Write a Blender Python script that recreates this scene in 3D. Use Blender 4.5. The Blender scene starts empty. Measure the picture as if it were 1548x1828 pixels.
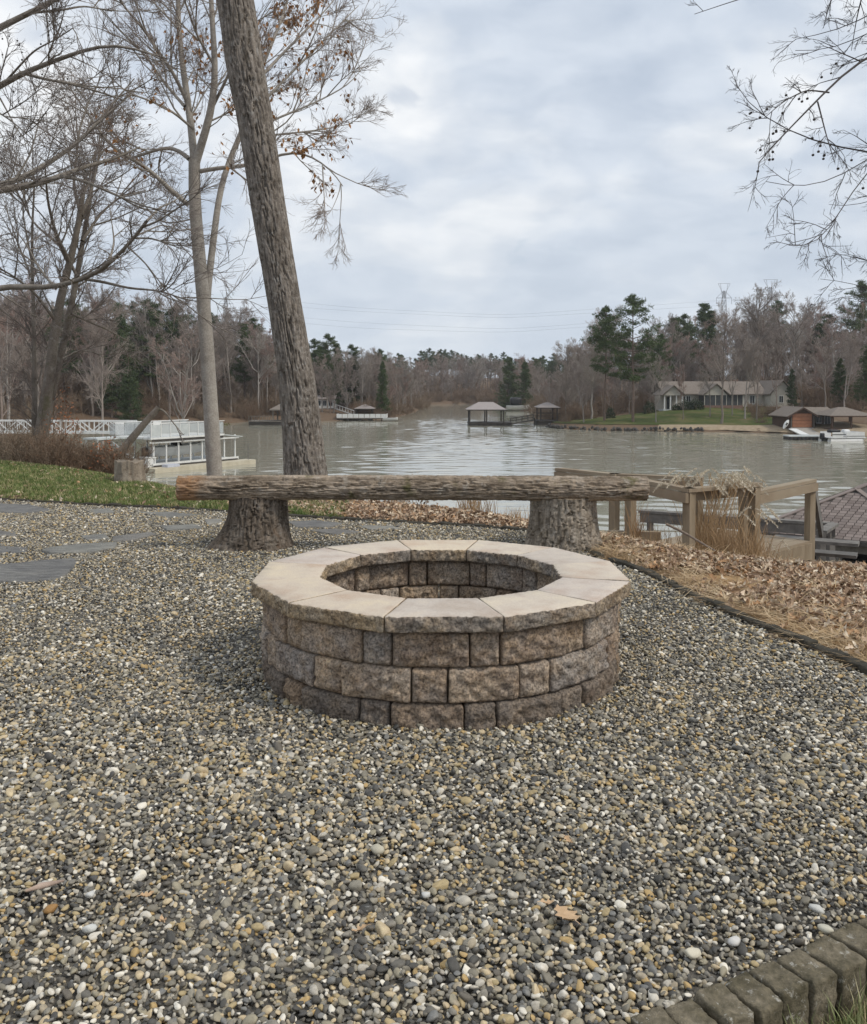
import bpy, bmesh, math, random
import numpy as np
from mathutils import Vector, Matrix

random.seed(7)
rng = np.random.default_rng(11)
SC = bpy.context.scene
COL = SC.collection

# ------------------------------------------------------------------ camera
F, CX, OY = 1600.0, 774.0, 746.0          # focal length and optical centre in photo pixels
CAM_Z, PITCH = 1.30, math.radians(2.0)
cam = bpy.data.cameras.new('camera')
cam.sensor_fit = 'HORIZONTAL'; cam.sensor_width = 36.0
cam.lens = 36.0 * F / 1548.0
cam.shift_y = -(914.0 - OY) / 1548.0
cam.clip_start = 0.05; cam.clip_end = 4000.0
cam_o = bpy.data.objects.new('camera', cam); COL.objects.link(cam_o)
cam_o.location = (0, 0, CAM_Z)
cam_o.rotation_euler = (math.radians(90) - PITCH, 0, 0)
SC.camera = cam_o

# ------------------------------------------------------------------ sky and sun
SUN = Vector((0.62, -0.30, 0.72)).normalized()
w = bpy.data.worlds.new('World'); SC.world = w; w.use_nodes = True
nt = w.node_tree; nt.nodes.clear()
N = nt.nodes.new; LK = nt.links.new
out = N('ShaderNodeOutputWorld'); bg = N('ShaderNodeBackground'); bg.inputs['Strength'].default_value = 0.1
LK(bg.outputs[0], out.inputs[0])
sky = N('ShaderNodeTexSky'); sky.sky_type = 'NISHITA'; sky.sun_disc = False
sky.sun_elevation = math.asin(SUN.z); sky.sun_rotation = math.atan2(SUN.x, SUN.y)
sky.air_density = 1.0; sky.dust_density = 1.5
tc = N('ShaderNodeTexCoord'); sep = N('ShaderNodeSeparateXYZ'); LK(tc.outputs['Generated'], sep.inputs[0])
def wm(op, a, b, clamp=False):
    n = N('ShaderNodeMath'); n.operation = op; n.use_clamp = clamp
    for i, v in enumerate((a, b)):
        if v is None: continue
        if isinstance(v, (int, float)): n.inputs[i].default_value = v
        else: LK(v, n.inputs[i])
    return n.outputs[0]
zz = wm('ADD', wm('MAXIMUM', sep.outputs[2], 0.0), 0.42)
cv = N('ShaderNodeCombineXYZ')
LK(wm('DIVIDE', sep.outputs[0], zz), cv.inputs[0]); LK(wm('DIVIDE', sep.outputs[1], zz), cv.inputs[1])
def wnoise(scale, det, rough, off, dist=0.0, sx=1.0, sy=1.0):
    mp = N('ShaderNodeMapping'); mp.inputs['Location'].default_value = (off, off * .7, off * .3); LK(cv.outputs[0], mp.inputs[0])
    mp.inputs['Scale'].default_value = (sx, sy, 1)
    n = N('ShaderNodeTexNoise'); n.inputs['Scale'].default_value = scale; n.inputs['Detail'].default_value = det
    n.inputs['Roughness'].default_value = rough; n.inputs['Distortion'].default_value = dist
    LK(mp.outputs[0], n.inputs['Vector']); return n.outputs['Fac']
def wramp(fac, stops):
    r = N('ShaderNodeValToRGB'); LK(fac, r.inputs[0]); e = r.color_ramp.elements
    while len(e) < len(stops): e.new(0.5)
    for i, (p, c) in enumerate(stops): e[i].position = p; e[i].color = (*c, 1)
    r.color_ramp.interpolation = 'EASE'; return r.outputs[0]
# broken stratocumulus: darker bases, bright thin parts, a few blue gaps
cl = wramp(wnoise(3.4, 5, .48, 3.7, .25), [(.33, (4.35, 4.95, 5.8)), (.45, (5.05, 5.6, 6.35)), (.55, (5.95, 6.35, 6.85)), (.66, (7.1, 7.3, 7.5))])
cl2 = wramp(wnoise(9.5, 4, .5, 9.1, .3, .8, 1.2), [(.30, (.90, .915, .94)), (.70, (1.10, 1.085, 1.07))])
mul = N('ShaderNodeMix'); mul.data_type = 'RGBA'; mul.blend_type = 'MULTIPLY'; mul.inputs[0].default_value = 1
LK(cl, mul.inputs[6]); LK(cl2, mul.inputs[7])
gap = wramp(wnoise(4.6, 4, .5, 21.3, .4), [(.665, (0, 0, 0)), (.73, (1, 1, 1))])
# towards the horizon the cover closes to an even pale grey-blue
hz = wramp(sep.outputs[2], [(.02, (1, 1, 1)), (.30, (0, 0, 0))])
mh = N('ShaderNodeMix'); mh.data_type = 'RGBA'; LK(wm('MULTIPLY', hz, 0.65), mh.inputs[0])
LK(mul.outputs[2], mh.inputs[6]); mh.inputs[7].default_value = (5.2, 5.75, 6.4, 1)
mg = N('ShaderNodeMix'); mg.data_type = 'RGBA'; LK(wm('MULTIPLY', gap, 0.25), mg.inputs[0])
LK(mh.outputs[2], mg.inputs[6]); LK(sky.outputs[0], mg.inputs[7])
LK(mg.outputs[2], bg.inputs[0])
sl = bpy.data.lights.new('sun', 'SUN'); sl.energy = 1.5; sl.angle = math.radians(11); sl.color = (1.0, .93, .82)
so = bpy.data.objects.new('sun', sl); COL.objects.link(so); so.rotation_euler = SUN.to_track_quat('Z', 'Y').to_euler(); so.location = (0, 0, 40)
SC.view_settings.view_transform = 'Standard'; SC.view_settings.look = 'None'
SC.view_settings.exposure = 0.38; SC.view_settings.gamma = 1.0; SC.view_settings.use_curve_mapping = False
SC.render.engine = 'CYCLES'
SC.cycles.use_denoising = True
SC.cycles.max_bounces = 5; SC.cycles.diffuse_bounces = 3; SC.cycles.glossy_bounces = 3; SC.cycles.transparent_max_bounces = 6
SC.cycles.caustics_reflective = False; SC.cycles.caustics_refractive = False

# ------------------------------------------------------------------ helpers: photo pixel -> place
def ray(px, py):
    u = (px - CX) / F; v = (OY - py) / F
    c, s = math.cos(PITCH), math.sin(PITCH)
    return np.array([u, c + v * s, -s + v * c])
def at_z(px, py, z=0.0):
    d = ray(px, py); return np.array([0, 0, CAM_Z]) + d * ((z - CAM_Z) / d[2])
def at_y(px, py, Y):
    d = ray(px, py); return np.array([0, 0, CAM_Z]) + d * (Y / d[1])
WATER = -4.7

# ------------------------------------------------------------------ helpers: noise
_perm = np.random.default_rng(5).permutation(4096)
_grad = np.random.default_rng(6).normal(size=(4096, 3)); _grad /= np.linalg.norm(_grad, axis=1)[:, None]
def noise3(p):
    p = np.asarray(p, float); i = np.floor(p).astype(int); f = p - i
    u = f * f * f * (f * (f * 6 - 15) + 10); r = np.zeros(p.shape[:-1])
    for dx in (0, 1):
        for dy in (0, 1):
            for dz in (0, 1):
                h = _perm[(_perm[(_perm[(i[..., 0] + dx) & 4095] + i[..., 1] + dy) & 4095] + i[..., 2] + dz) & 4095]
                g = _grad[h]
                d = g[..., 0] * (f[..., 0] - dx) + g[..., 1] * (f[..., 1] - dy) + g[..., 2] * (f[..., 2] - dz)
                wt = (u[..., 0] if dx else 1 - u[..., 0]) * (u[..., 1] if dy else 1 - u[..., 1]) * (u[..., 2] if dz else 1 - u[..., 2])
                r += wt * d
    return r * 1.6
def fbm(p, o=3, l=2.1, g=.5):
    r = 0; a = 1
    p = np.asarray(p, float)
    for k in range(o):
        r = r + a * noise3(p + 17.3 * k); p = p * l; a *= g
    return r
def sstep(x, a, b):
    t = np.clip((x - a) / (b - a), 0, 1); return t * t * (3 - 2 * t)

# ------------------------------------------------------------------ helpers: meshes and objects
def mesh_np(name, verts, faces, mat=None, smooth=True, mats=None, midx=None):
    """faces: list of int arrays of shape (n,3) or (n,4)"""
    me = bpy.data.meshes.new(name)
    verts = np.ascontiguousarray(verts, np.float32).reshape(-1, 3)
    if isinstance(faces, np.ndarray): faces = [faces]
    faces = [np.asarray(f, np.int32) for f in faces if len(f)]
    loops = np.concatenate([f.ravel() for f in faces]); sizes = np.concatenate([np.full(len(f), f.shape[1], np.int32) for f in faces])
    starts = np.concatenate([[0], np.cumsum(sizes)[:-1]]).astype(np.int32)
    me.vertices.add(len(verts)); me.vertices.foreach_set('co', verts.ravel())
    me.loops.add(len(loops)); me.loops.foreach_set('vertex_index', loops.astype(np.int32))
    me.polygons.add(len(sizes)); me.polygons.foreach_set('loop_start', starts); me.polygons.foreach_set('loop_total', sizes)
    me.polygons.foreach_set('use_smooth', np.full(len(sizes), bool(smooth)))
    if mats:
        for m in mats: me.materials.append(m)
        if midx is not None: me.polygons.foreach_set('material_index', np.asarray(midx, np.int32))
    elif mat: me.materials.append(mat)
    me.update(calc_edges=True)
    return me
def link(name, me, parent=None, loc=None, rot=None):
    o = bpy.data.objects.new(name, me); COL.objects.link(o)
    if parent is not None: o.parent = parent
    if loc is not None: o.location = loc
    if rot is not None: o.rotation_euler = rot
    return o
def tag(o, label=None, cat=None, group=None, kind=None):
    if label: o['label'] = label
    if cat: o['category'] = cat
    if group: o['group'] = group
    if kind: o['kind'] = kind
    return o
def thing(name, label, cat, loc=(0, 0, 0), rz=0.0, group=None):
    o = bpy.data.objects.new(name, None); COL.objects.link(o); o.empty_display_size = .2
    o.location = loc; o.rotation_euler = (0, 0, rz)
    return tag(o, label, cat, group)
def copy_tree(o, parent=None):
    c = o.copy(); COL.objects.link(c); c.parent = parent
    for ch in list(o.children): copy_tree(ch, c)
    return c

def grid_box(nx, ny, nz):
    """unit cube surface [-1,1]^3 as a grid, verts merged"""
    V = []; Q = []; base = 0
    def face(a, b, na, nb, fix, sgn):
        nonlocal base
        s = np.linspace(-1, 1, na + 1); t = np.linspace(-1, 1, nb + 1)
        S, T = np.meshgrid(s, t, indexing='ij')
        P = np.zeros((na + 1, nb + 1, 3)); P[..., a] = S; P[..., b] = T; P[..., fix] = sgn
        idx = np.arange((na + 1) * (nb + 1)).reshape(na + 1, nb + 1) + base
        q = np.stack([idx[:-1, :-1], idx[1:, :-1], idx[1:, 1:], idx[:-1, 1:]], -1).reshape(-1, 4)
        # orientation: a x b should be along +fix
        par = 1 if (a, b) in ((0, 1), (1, 2), (2, 0)) else -1
        if par * sgn < 0: q = q[:, ::-1]
        V.append(P.reshape(-1, 3)); Q.append(q); base += P.shape[0] * P.shape[1]
    face(0, 1, nx, ny, 2, 1); face(0, 1, nx, ny, 2, -1)
    face(1, 2, ny, nz, 0, 1); face(1, 2, ny, nz, 0, -1)
    face(2, 0, nz, nx, 1, 1); face(2, 0, nz, nx, 1, -1)
    V = np.concatenate(V); Q = np.concatenate(Q)
    u, inv = np.unique(np.round(V, 6), axis=0, return_inverse=True)
    return u, inv.reshape(-1)[Q]
def round_box(hx, hy, hz, n=(2, 2, 2), r=.01):
    V, Q = grid_box(*n); h = np.array([hx, hy, hz]); p = V * h
    # crowd the outermost rows into the rounded rim
    for a in range(3):
        m = n[a]
        if m >= 3:
            inner = 1 - 2.0 / m
            lim = h[a] - r * 1.0
            c = V[:, a]; ins = np.abs(c) <= inner + 1e-6
            p[ins, a] = c[ins] / inner * lim
    q = np.clip(p, -(h - r), h - r); d = p - q; L = np.linalg.norm(d, axis=1)
    k = L > 1e-9; p[k] = q[k] + d[k] / L[k][:, None] * r
    return p, Q, V
class MB:
    """collects boxes, bars and tubes into ONE mesh"""
    def __init__(s): s.V = []; s.F4 = []; s.F3 = []; s.n = 0
    def add(s, v, f4=None, f3=None):
        v = np.asarray(v, float).reshape(-1, 3); s.V.append(v)
        if f4 is not None and len(f4): s.F4.append(np.asarray(f4) + s.n)
        if f3 is not None and len(f3): s.F3.append(np.asarray(f3) + s.n)
        s.n += len(v); return s
    def box(s, x0, x1, y0, y1, z0, z1):
        v = [(x0, y0, z0), (x1, y0, z0), (x1, y1, z0), (x0, y1, z0), (x0, y0, z1), (x1, y0, z1), (x1, y1, z1), (x0, y1, z1)]
        return s.add(v, [(0, 3, 2, 1), (4, 5, 6, 7), (0, 1, 5, 4), (1, 2, 6, 5), (2, 3, 7, 6), (3, 0, 4, 7)])
    def bar(s, a, b, wd, ht, up=(0, 0, 1)):
        a = np.array(a, float); b = np.array(b, float); d = b - a; L = np.linalg.norm(d); d /= L
        up = np.array(up, float); sx = np.cross(d, up)
        if np.linalg.norm(sx) < 1e-5: sx = np.cross(d, (1, 0, 0))
        sx /= np.linalg.norm(sx); uz = np.cross(sx, d)
        v = []
        for P in (a, b):
            for i, j in ((-1, -1), (1, -1), (1, 1), (-1, 1)): v.append(P + sx * i * wd / 2 + uz * j * ht / 2)
        return s.add(v, [(0, 1, 2, 3), (7, 6, 5, 4), (0, 4, 5, 1), (1, 5, 6, 2), (2, 6, 7, 3), (3, 7, 4, 0)])
    def tube(s, pts, rad, sides=6):
        pts = np.asarray(pts, float); rad = np.broadcast_to(np.asarray(rad, float), (len(pts),))
        v, q = tubes(pts[None], rad[None], sides); s.add(v, q)
        n = len(pts)
        c0 = np.arange(sides)
        for ring, rev in ((0, True), (n - 1, False)):
            ids = [ring * sides + k for k in range(sides)]; ids = ids[::-1] if rev else ids
            s.F3.append(np.array([(ids[0], ids[k], ids[k + 1]) for k in range(1, sides - 1)]) + s.n - len(v))
        return s
    def poly(s, pts):
        pts = np.asarray(pts, float); n = len(pts)
        if n == 4: return s.add(pts, [(0, 1, 2, 3)])
        return s.add(pts, None, [(0, k, k + 1) for k in range(1, n - 1)])
    def prism(s, pts, dvec):
        """closed prism: polygon pts extruded along dvec"""
        pts = np.asarray(pts, float); n = len(pts); v = np.concatenate([pts, pts + np.asarray(dvec, float)])
        f4 = [(k, (k + 1) % n, n + (k + 1) % n, n + k) for k in range(n)]
        f3 = [(0, k + 1, k) for k in range(1, n - 1)] + [(n, n + k, n + k + 1) for k in range(1, n - 1)]
        return s.add(v, f4, f3)
    def mesh(s, name, mat, smooth=False):
        f = []
        if s.F4: f.append(np.concatenate(s.F4))
        if s.F3: f.append(np.concatenate(s.F3))
        return mesh_np(name, np.concatenate(s.V), f, mat, smooth)
    def build(s, name, mat, parent=None, smooth=False):
        return link(name, s.mesh(name, mat, smooth), parent)
def tubes(P, R, sides):
    """P (n,k,3) R (n,k) -> verts, quads"""
    n, k, _ = P.shape
    T = np.gradient(P, axis=1); T /= np.linalg.norm(T, axis=2)[..., None] + 1e-12
    ref = np.where(np.abs(T[:, :1, 2:3]) > .9, np.array([1., 0, 0]), np.array([0, 0, 1.]))
    A = np.cross(T, np.broadcast_to(ref, T.shape)); A /= np.linalg.norm(A, axis=2)[..., None] + 1e-12
    B = np.cross(T, A)
    th = np.arange(sides) * 2 * np.pi / sides
    V = P[:, :, None] + R[:, :, None, None] * (np.cos(th)[:, None] * A[:, :, None] + np.sin(th)[:, None] * B[:, :, None])
    idx = np.arange(n * k * sides).reshape(n, k, sides)
    a = idx[:, :-1]; b = idx[:, 1:]
    q = np.stack([a, np.roll(a, -1, 2), np.roll(b, -1, 2), b], -1).reshape(-1, 4)
    return V.reshape(-1, 3), q[:, ::-1]

# ------------------------------------------------------------------ helpers: procedural materials
def ramp_of(nt_, fac, stops, interp='LINEAR'):
    r = nt_.nodes.new('ShaderNodeValToRGB'); nt_.links.new(fac, r.inputs[0]); e = r.color_ramp.elements
    while len(e) < len(stops): e.new(.5)
    for i, (p, c) in enumerate(stops): e[i].position = p; e[i].color = (*c[:3], 1)
    r.color_ramp.interpolation = interp; return r.outputs[0]
class Mat:
    def __init__(s, name, rough=.85, spec=.3):
        s.m = bpy.data.materials.new(name); s.m.use_nodes = True; s.t = s.m.node_tree
        s.b = s.t.nodes['Principled BSDF']; s.b.inputs['Roughness'].default_value = rough
        s.b.inputs['Specular IOR Level'].default_value = spec; s.tc = s.t.nodes.new('ShaderNodeTexCoord')
        s._c = {}
    def co(s, scale=(1, 1, 1), src='Object', off=0.0, rnd=False):
        mp = s.t.nodes.new('ShaderNodeMapping'); mp.inputs['Scale'].default_value = scale; mp.inputs['Location'].default_value = (off, off, off)
        s.t.links.new(s.tc.outputs[src], mp.inputs[0]); o = mp.outputs[0]
        if rnd:
            oi = s.t.nodes.new('ShaderNodeObjectInfo'); ml = s.t.nodes.new('ShaderNodeMath'); ml.operation = 'MULTIPLY'; ml.inputs[1].default_value = 57.0
            s.t.links.new(oi.outputs['Random'], ml.inputs[0])
            va = s.t.nodes.new('ShaderNodeVectorMath'); va.operation = 'ADD'; s.t.links.new(o, va.inputs[0]); s.t.links.new(ml.outputs[0], va.inputs[1]); o = va.outputs[0]
        return o
    def noise(s, scale, det=4, rough=.55, stretch=(1, 1, 1), dist=0, off=0.0, rnd=False, src='Object'):
        n = s.t.nodes.new('ShaderNodeTexNoise'); n.inputs['Scale'].default_value = scale; n.inputs['Detail'].default_value = det
        n.inputs['Roughness'].default_value = rough; n.inputs['Distortion'].default_value = dist
        s.t.links.new(s.co(stretch, src, off, rnd), n.inputs['Vector']); return n.outputs['Fac']
    def ramp(s, fac, stops, interp='LINEAR'): return ramp_of(s.t, fac, stops, interp)
    def mix(s, a, b, fac, mode='MIX'):
        n = s.t.nodes.new('ShaderNodeMix'); n.data_type = 'RGBA'; n.blend_type = mode
        for i, v in ((0, fac), (6, a), (7, b)):
            if isinstance(v, (int, float)): n.inputs[i].default_value = v
            elif isinstance(v, tuple): n.inputs[i].default_value = (*v[:3], 1)
            else: s.t.links.new(v, n.inputs[i])
        return n.outputs[2]
    def rand(s, stops, interp='CONSTANT'):
        oi = s.t.nodes.new('ShaderNodeObjectInfo'); return s.ramp(oi.outputs['Random'], stops, interp)
    def color(s, c):
        if isinstance(c, tuple): s.b.inputs['Base Color'].default_value = (*c[:3], 1)
        else: s.t.links.new(c, s.b.inputs['Base Color'])
        return s
    def bump(s, fac, strength=.4, dist=.01):
        b = s.t.nodes.new('ShaderNodeBump'); b.inputs['Strength'].default_value = strength; b.inputs['Distance'].default_value = dist
        s.t.links.new(fac, b.inputs['Height']); s.t.links.new(b.outputs[0], s.b.inputs['Normal']); return s
def simple(name, c1, c2, scale=4, rough=.8, bump=.0, bd=.01, stretch=(1, 1, 1), rnd=True, spec=.3, det=4):
    m = Mat(name, rough, spec); f = m.noise(scale, det, .6, stretch, rnd=rnd)
    m.color(m.ramp(f, [(.3, c1), (.7, c2)]))
    if bump: m.bump(m.noise(scale * 3, 4, .6, stretch, rnd=rnd), bump, bd)
    return m.m

# ================================================================== TERRAIN
LAKE = np.array([(-36, 75), (-27, 56), (-19.5, 46), (-13, 33), (-8, 26.5), (-4, 24), (1, 19.5), (6, 17.5), (14, 16), (30, 12), (60, -5), (120, -30), (170, 0), (130, 50),
                 (80, 78), (60, 98), (52, 105), (47, 112), (39, 118.5), (31, 120), (23.5, 121.5), (18, 127), (17.0, 136), (21, 150), (23, 185), (23.5, 229), (25, 270), (24, 292), (14, 312),
                 (-2, 300), (-3.2, 255), (-4.2, 213), (-6.5, 186), (-9.5, 163), (-17, 156), (-31, 154), (-36, 143), (-47, 128), (-50, 112), (-46, 95), (-42, 86)], float)
CREST = [(-400, 40), (-60, 24), (-30, 19), (-14, 17), tuple(at_z(0, 826)[:2]), tuple(at_z(110, 838)[:2]), tuple(at_z(230, 860)[:2]), tuple(at_z(330, 884)[:2]), tuple(at_z(500, 889)[:2]), tuple(at_z(620, 897)[:2]),
         tuple(at_z(760, 908)[:2]), tuple(at_z(880, 924)[:2]), tuple(at_z(960, 944)[:2]), tuple(at_z(1085, 962)[:2]), tuple(at_z(1230, 992)[:2]), tuple(at_z(1440, 1014)[:2]), tuple(at_z(1548, 1018)[:2]),
         (5, 5.4), (9, 3.5), (30, -4), (120, -60), (120, -200), (-400, -200)]
CREST = np.array(CREST, float)
def poly_sd(poly, x, y):
    """signed distance, negative inside"""
    x = np.asarray(x, float); y = np.asarray(y, float)
    d = np.full(x.shape, 1e18); ins = np.zeros(x.shape, bool); n = len(poly)
    for i in range(n):
        ax, ay = poly[i]; bx, by = poly[(i + 1) % n]; ex, ey = bx - ax, by - ay
        t = np.clip(((x - ax) * ex + (y - ay) * ey) / (ex * ex + ey * ey), 0, 1)
        d = np.minimum(d, (x - ax - t * ex) ** 2 + (y - ay - t * ey) ** 2)
        c = ((ay > y) != (by > y)); 
        with np.errstate(divide='ignore', invalid='ignore'):
            xi = (bx - ax) * (y - ay) / (by - ay + 1e-30) + ax
        ins ^= c & (x < xi)
    d = np.sqrt(d); return np.where(ins, -d, d)
def tz(x, y):
    x = np.asarray(x, float); y = np.asarray(y, float)
    s = poly_sd(CREST, x, y); so = poly_sd(LAKE, x, y)
    sp = np.maximum(s, 0)
    left = sstep(-x, 5, 11)
    g = .24 * np.minimum(sp, 2.6) + np.maximum(sp - 2.6, 0) * (.62 * (1 - left) + .055 * left)
    near = -np.minimum(g, 9) + np.where(s > 1, fbm(np.stack([x * .35, y * .35, 0 * x], -1), 2) * .10 * np.clip(s - 1, 0, 1), 0)
    near = np.minimum(near, WATER + .30 + .75 * np.maximum(so, 0))
    sl = np.where(x < -20, .17, np.where(x > 14, .085, .10)); sl = .10 + .075 * sstep(-x, 15, 40) - .015 * sstep(x, 10, 20)
    sq = np.maximum(so, 0)
    far = WATER + .45 * np.clip(sq / .8, 0, 1) + sl * np.minimum(sq, 90) + .02 * np.maximum(sq - 90, 0) + fbm(np.stack([x * .06, y * .06, 0 * x + 3], -1), 2) * .5 * np.clip(sq / 10, 0, 1)
    wf = np.where(x < 10, sstep(y, 62, 88), sstep(y, 45, 70))
    land = near * (1 - wf) + far * wf
    bed = WATER - np.clip(-so * .35, 0.02, 2.0)
    return np.where(so < 0, np.minimum(land, bed), land)
def tz1(x, y): return float(tz(np.array([x]), np.array([y]))[0])

def spaced(lo, hi, n, k, c=0.0):
    t = np.linspace(math.asinh((lo - c) / k), math.asinh((hi - c) / k), n); return c + k * np.sinh(t)
gx = spaced(-330, 330, 290, 4.0); gy = spaced(-60, 560, 310, 5.0, 10.0)
GX, GY = np.meshgrid(gx, gy, indexing='ij')
GZ = tz(GX, GY)
# the terrace itself is dug out a little where gravel, lawn and planting bed sheets lie on it
GZ = GZ - .03 * (poly_sd(CREST, GX, GY) < .0) - .14 * ((GY < 3.6) & (GX > -1) & (GX < 6) & (GY > -3))
ii = np.arange(GX.size).reshape(GX.shape)
gq = np.stack([ii[:-1, :-1], ii[1:, :-1], ii[1:, 1:], ii[:-1, 1:]], -1).reshape(-1, 4)
m = Mat('forest_floor', .95, .1)
a = m.noise(.9, 6, .65); b = m.noise(14, 5, .6)
cc = m.ramp(a, [(.3, (.105, .070, .045)), (.5, (.16, .108, .072)), (.7, (.12, .095, .06))])
m.color(m.mix(cc, m.ramp(b, [(.3, (.06, .042, .03)), (.7, (.26, .185, .125))]), .5)); m.bump(b, .6, .05); M_floor = m.m
ground = link('ground', mesh_np('ground', np.stack([GX, GY, GZ], -1), gq, M_floor)); tag(ground, kind='structure')

# lake
m = Mat('lake_water', .06, .5); m.b.inputs['IOR'].default_value = 1.33
cn = m.noise(.02, 3, .5)
m.color(m.ramp(cn, [(.3, (.30, .288, .225)), (.7, (.34, .328, .265))]))
w1 = m.noise(1.3, 3, .6, (.35, 1.0, 1), .3); w2 = m.noise(5.0, 2, .5, (.45, 1, 1)); w3 = m.noise(.22, 2, .5, (.5, 1, 1), off=5)
hm = m.mix(m.mix(w1, w2, .35), w3, .35); m.bump(hm, .30, .02); M_water = m.m
wx = np.concatenate([np.linspace(-325, -60, 14)[:-1], np.linspace(-60, -46, 8)[:-1], np.arange(-46, 58, .45), np.linspace(58, 75, 9), np.linspace(75, 325, 14)[1:]])
wy = np.concatenate([np.linspace(5, 26, 12)[:-1], np.arange(26, 175, .32), np.linspace(175, 200, 40), np.linspace(200, 500, 60)[1:]])
WX, WY = np.meshgrid(wx, wy, indexing='ij'); wf_ = sstep(WX, -52, -44) * (1 - sstep(WX, 52, 62)) * sstep(WY, 26, 32) * (1 - sstep(WY, 165, 200))
gust = .75 + .5 * noise3(np.stack([WX * .035, WY * .05, 0 * WX + 8], -1))
WH = .046 * noise3(np.stack([WX * .42 + WY * .08, WY * .95, 0 * WX], -1)) + .036 * noise3(np.stack([WX * .8 - WY * .1, WY * 1.45, 0 * WX + 5], -1))
wi = np.arange(WX.size).reshape(WX.shape); wq = np.stack([wi[:-1, :-1], wi[1:, :-1], wi[1:, 1:], wi[:-1, 1:]], -1).reshape(-1, 4)
water = link('lake_water', mesh_np('lake_water', np.stack([WX, WY, WATER + WH * wf_ * gust], -1), wq, M_water)); tag(water, kind='structure')

def drape(name, poly, mat, dz, step=.25, parent=None, edge_noise=0.0, nx=None):
    """a sheet cut to polygon poly and laid dz above the terrain"""
    poly = np.asarray(poly, float)
    bm = bmesh.new(); vs = [bm.verts.new((p[0], p[1], 0)) for p in poly]; bm.faces.new(vs)
    lo = poly.min(0); hi = poly.max(0)
    for ax in (0, 1):
        k = lo[ax] + step
        while k < hi[ax]:
            co = [0, 0, 0]; co[ax] = k; no = [0, 0, 0]; no[ax] = 1
            bmesh.ops.bisect_plane(bm, geom=bm.verts[:] + bm.edges[:] + bm.faces[:], plane_co=co, plane_no=no); k += step
    bmesh.ops.triangulate(bm, faces=bm.faces[:])
    xy = np.array([v.co[:2] for v in bm.verts]); z = tz(xy[:, 0], xy[:, 1]) + dz
    for v, q in zip(bm.verts, z): v.co.z = q
    for f in bm.faces:
        if f.normal.z < 0: f.normal_flip()
    bm.normal_update()
    for f in bm.faces:
        if f.normal.z < 0: f.normal_flip()
        f.smooth = True
    me = bpy.data.meshes.new(name); bm.to_mesh(me); bm.free(); me.materials.append(mat)
    o = link(name, me, parent); return o

# ---- gravel terrace outline, from the photo's ground line
def Gp(*pts): return [tuple(at_z(px, py)[:2]) for px, py in pts]
EDGE_R = Gp((1084, 1003), (1130, 1018), (1190, 1046), (1250, 1077), (1330, 1112), (1400, 1142), (1480, 1175), (1560, 1211)) 
EDGE_BACK = Gp((-60, 889), (0, 893), (130, 901), (260, 907), (400, 914), (520, 923), (610, 929), (700, 934), (850, 941), (945, 950), (1020, 968), (1084, 1003))
EDGE_BR = Gp((1060, 1852), (1150, 1819), (1250, 1780), (1350, 1736), (1450, 1692), (1560, 1644))
er_end = (3.1, 3.6); br_end = (1.35, 2.45)
GRAVEL = [(-9, 10.6)] + EDGE_BACK + EDGE_R[1:] + [(2.6, 3.3), (2.35, 2.75), (1.6, 2.42)] + EDGE_BR[::-1] + [(.15, 1.6), (-.4, .9), (-5, .6), (-9, 3)]
GRAVEL = np.array(GRAVEL)
m = Mat('gravel_bed_fines', .95, .1); b = m.noise(60, 4, .6)
m.color(m.ramp(b, [(.3, (.06, .055, .05)), (.7, (.17, .155, .13))])); m.bump(b, .8, .01); M_gbed = m.m
gravel_bed = drape('gravel_bed', GRAVEL, M_gbed, -.004, .5); tag(gravel_bed, kind='structure')

# ================================================================== FIRE PIT
CAP_Z = .45
pf = at_z(795, 1096, CAP_Z); pb = at_z(786, 958, CAP_Z)
PIT = np.array([.032, (pf[1] + pb[1]) / 2 - .03]); CAP_A = (pb[1] - pf[1]) / 2 - .025          # centre, apothem of the cap ring
WALL_A = CAP_A - .034; CAP_IN = .545

def stone_mat(name, stops, dark, light, speck=.5, bump=.5, two=.45):
    m = Mat(name, .93, .15)
    base = m.rand(stops, 'CONSTANT')
    big = m.ramp(m.noise(7, 4, .6, rnd=True), [(.30, dark), (.52, (.5, .5, .5)), (.75, light)])
    base = m.mix(base, m.ramp(m.noise(9, 5, .7, rnd=True, off=6), [(.34, (.27, .26, .255)), (.47, (.33, .285, .24)), (.58, (.40, .295, .195)), (.70, (.36, .33, .30))]), two)
    c = m.mix(base, big, .62, 'OVERLAY')
    fine = m.noise(95, 3, .7, rnd=True)
    c = m.mix(c, m.ramp(fine, [(.35, (.16, .155, .15)), (.5, (.5, .5, .5)), (.68, (.86, .84, .80))]), speck, 'OVERLAY')
    m.color(c); m.bump(m.noise(55, 6, .75, rnd=True), bump, .016)
    return m.m
M_block = stone_mat('split_face_block', [(0, (0.471, 0.378, 0.298)), (.16, (0.388, 0.351, 0.329)), (.34, (0.533, 0.428, 0.329)), (.5, (0.407, 0.315, 0.242)), (.66, (0.512, 0.451, 0.397)), (.82, (0.366, 0.331, 0.304)), (.93, (0.492, 0.375, 0.267))],
                    (.24, .20, .18), (.76, .71, .64), .85, 1.0)
M_block_damp = stone_mat('damp_split_face_block', [(0, (0.260, 0.202, 0.156)), (.2, (0.221, 0.189, 0.163)), (.4, (0.293, 0.215, 0.150)), (.6, (0.195, 0.163, 0.137)), (.8, (0.247, 0.202, 0.163))], (.24, .20, .18), (.76, .71, .64), .85, 1.0, .18)
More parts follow.
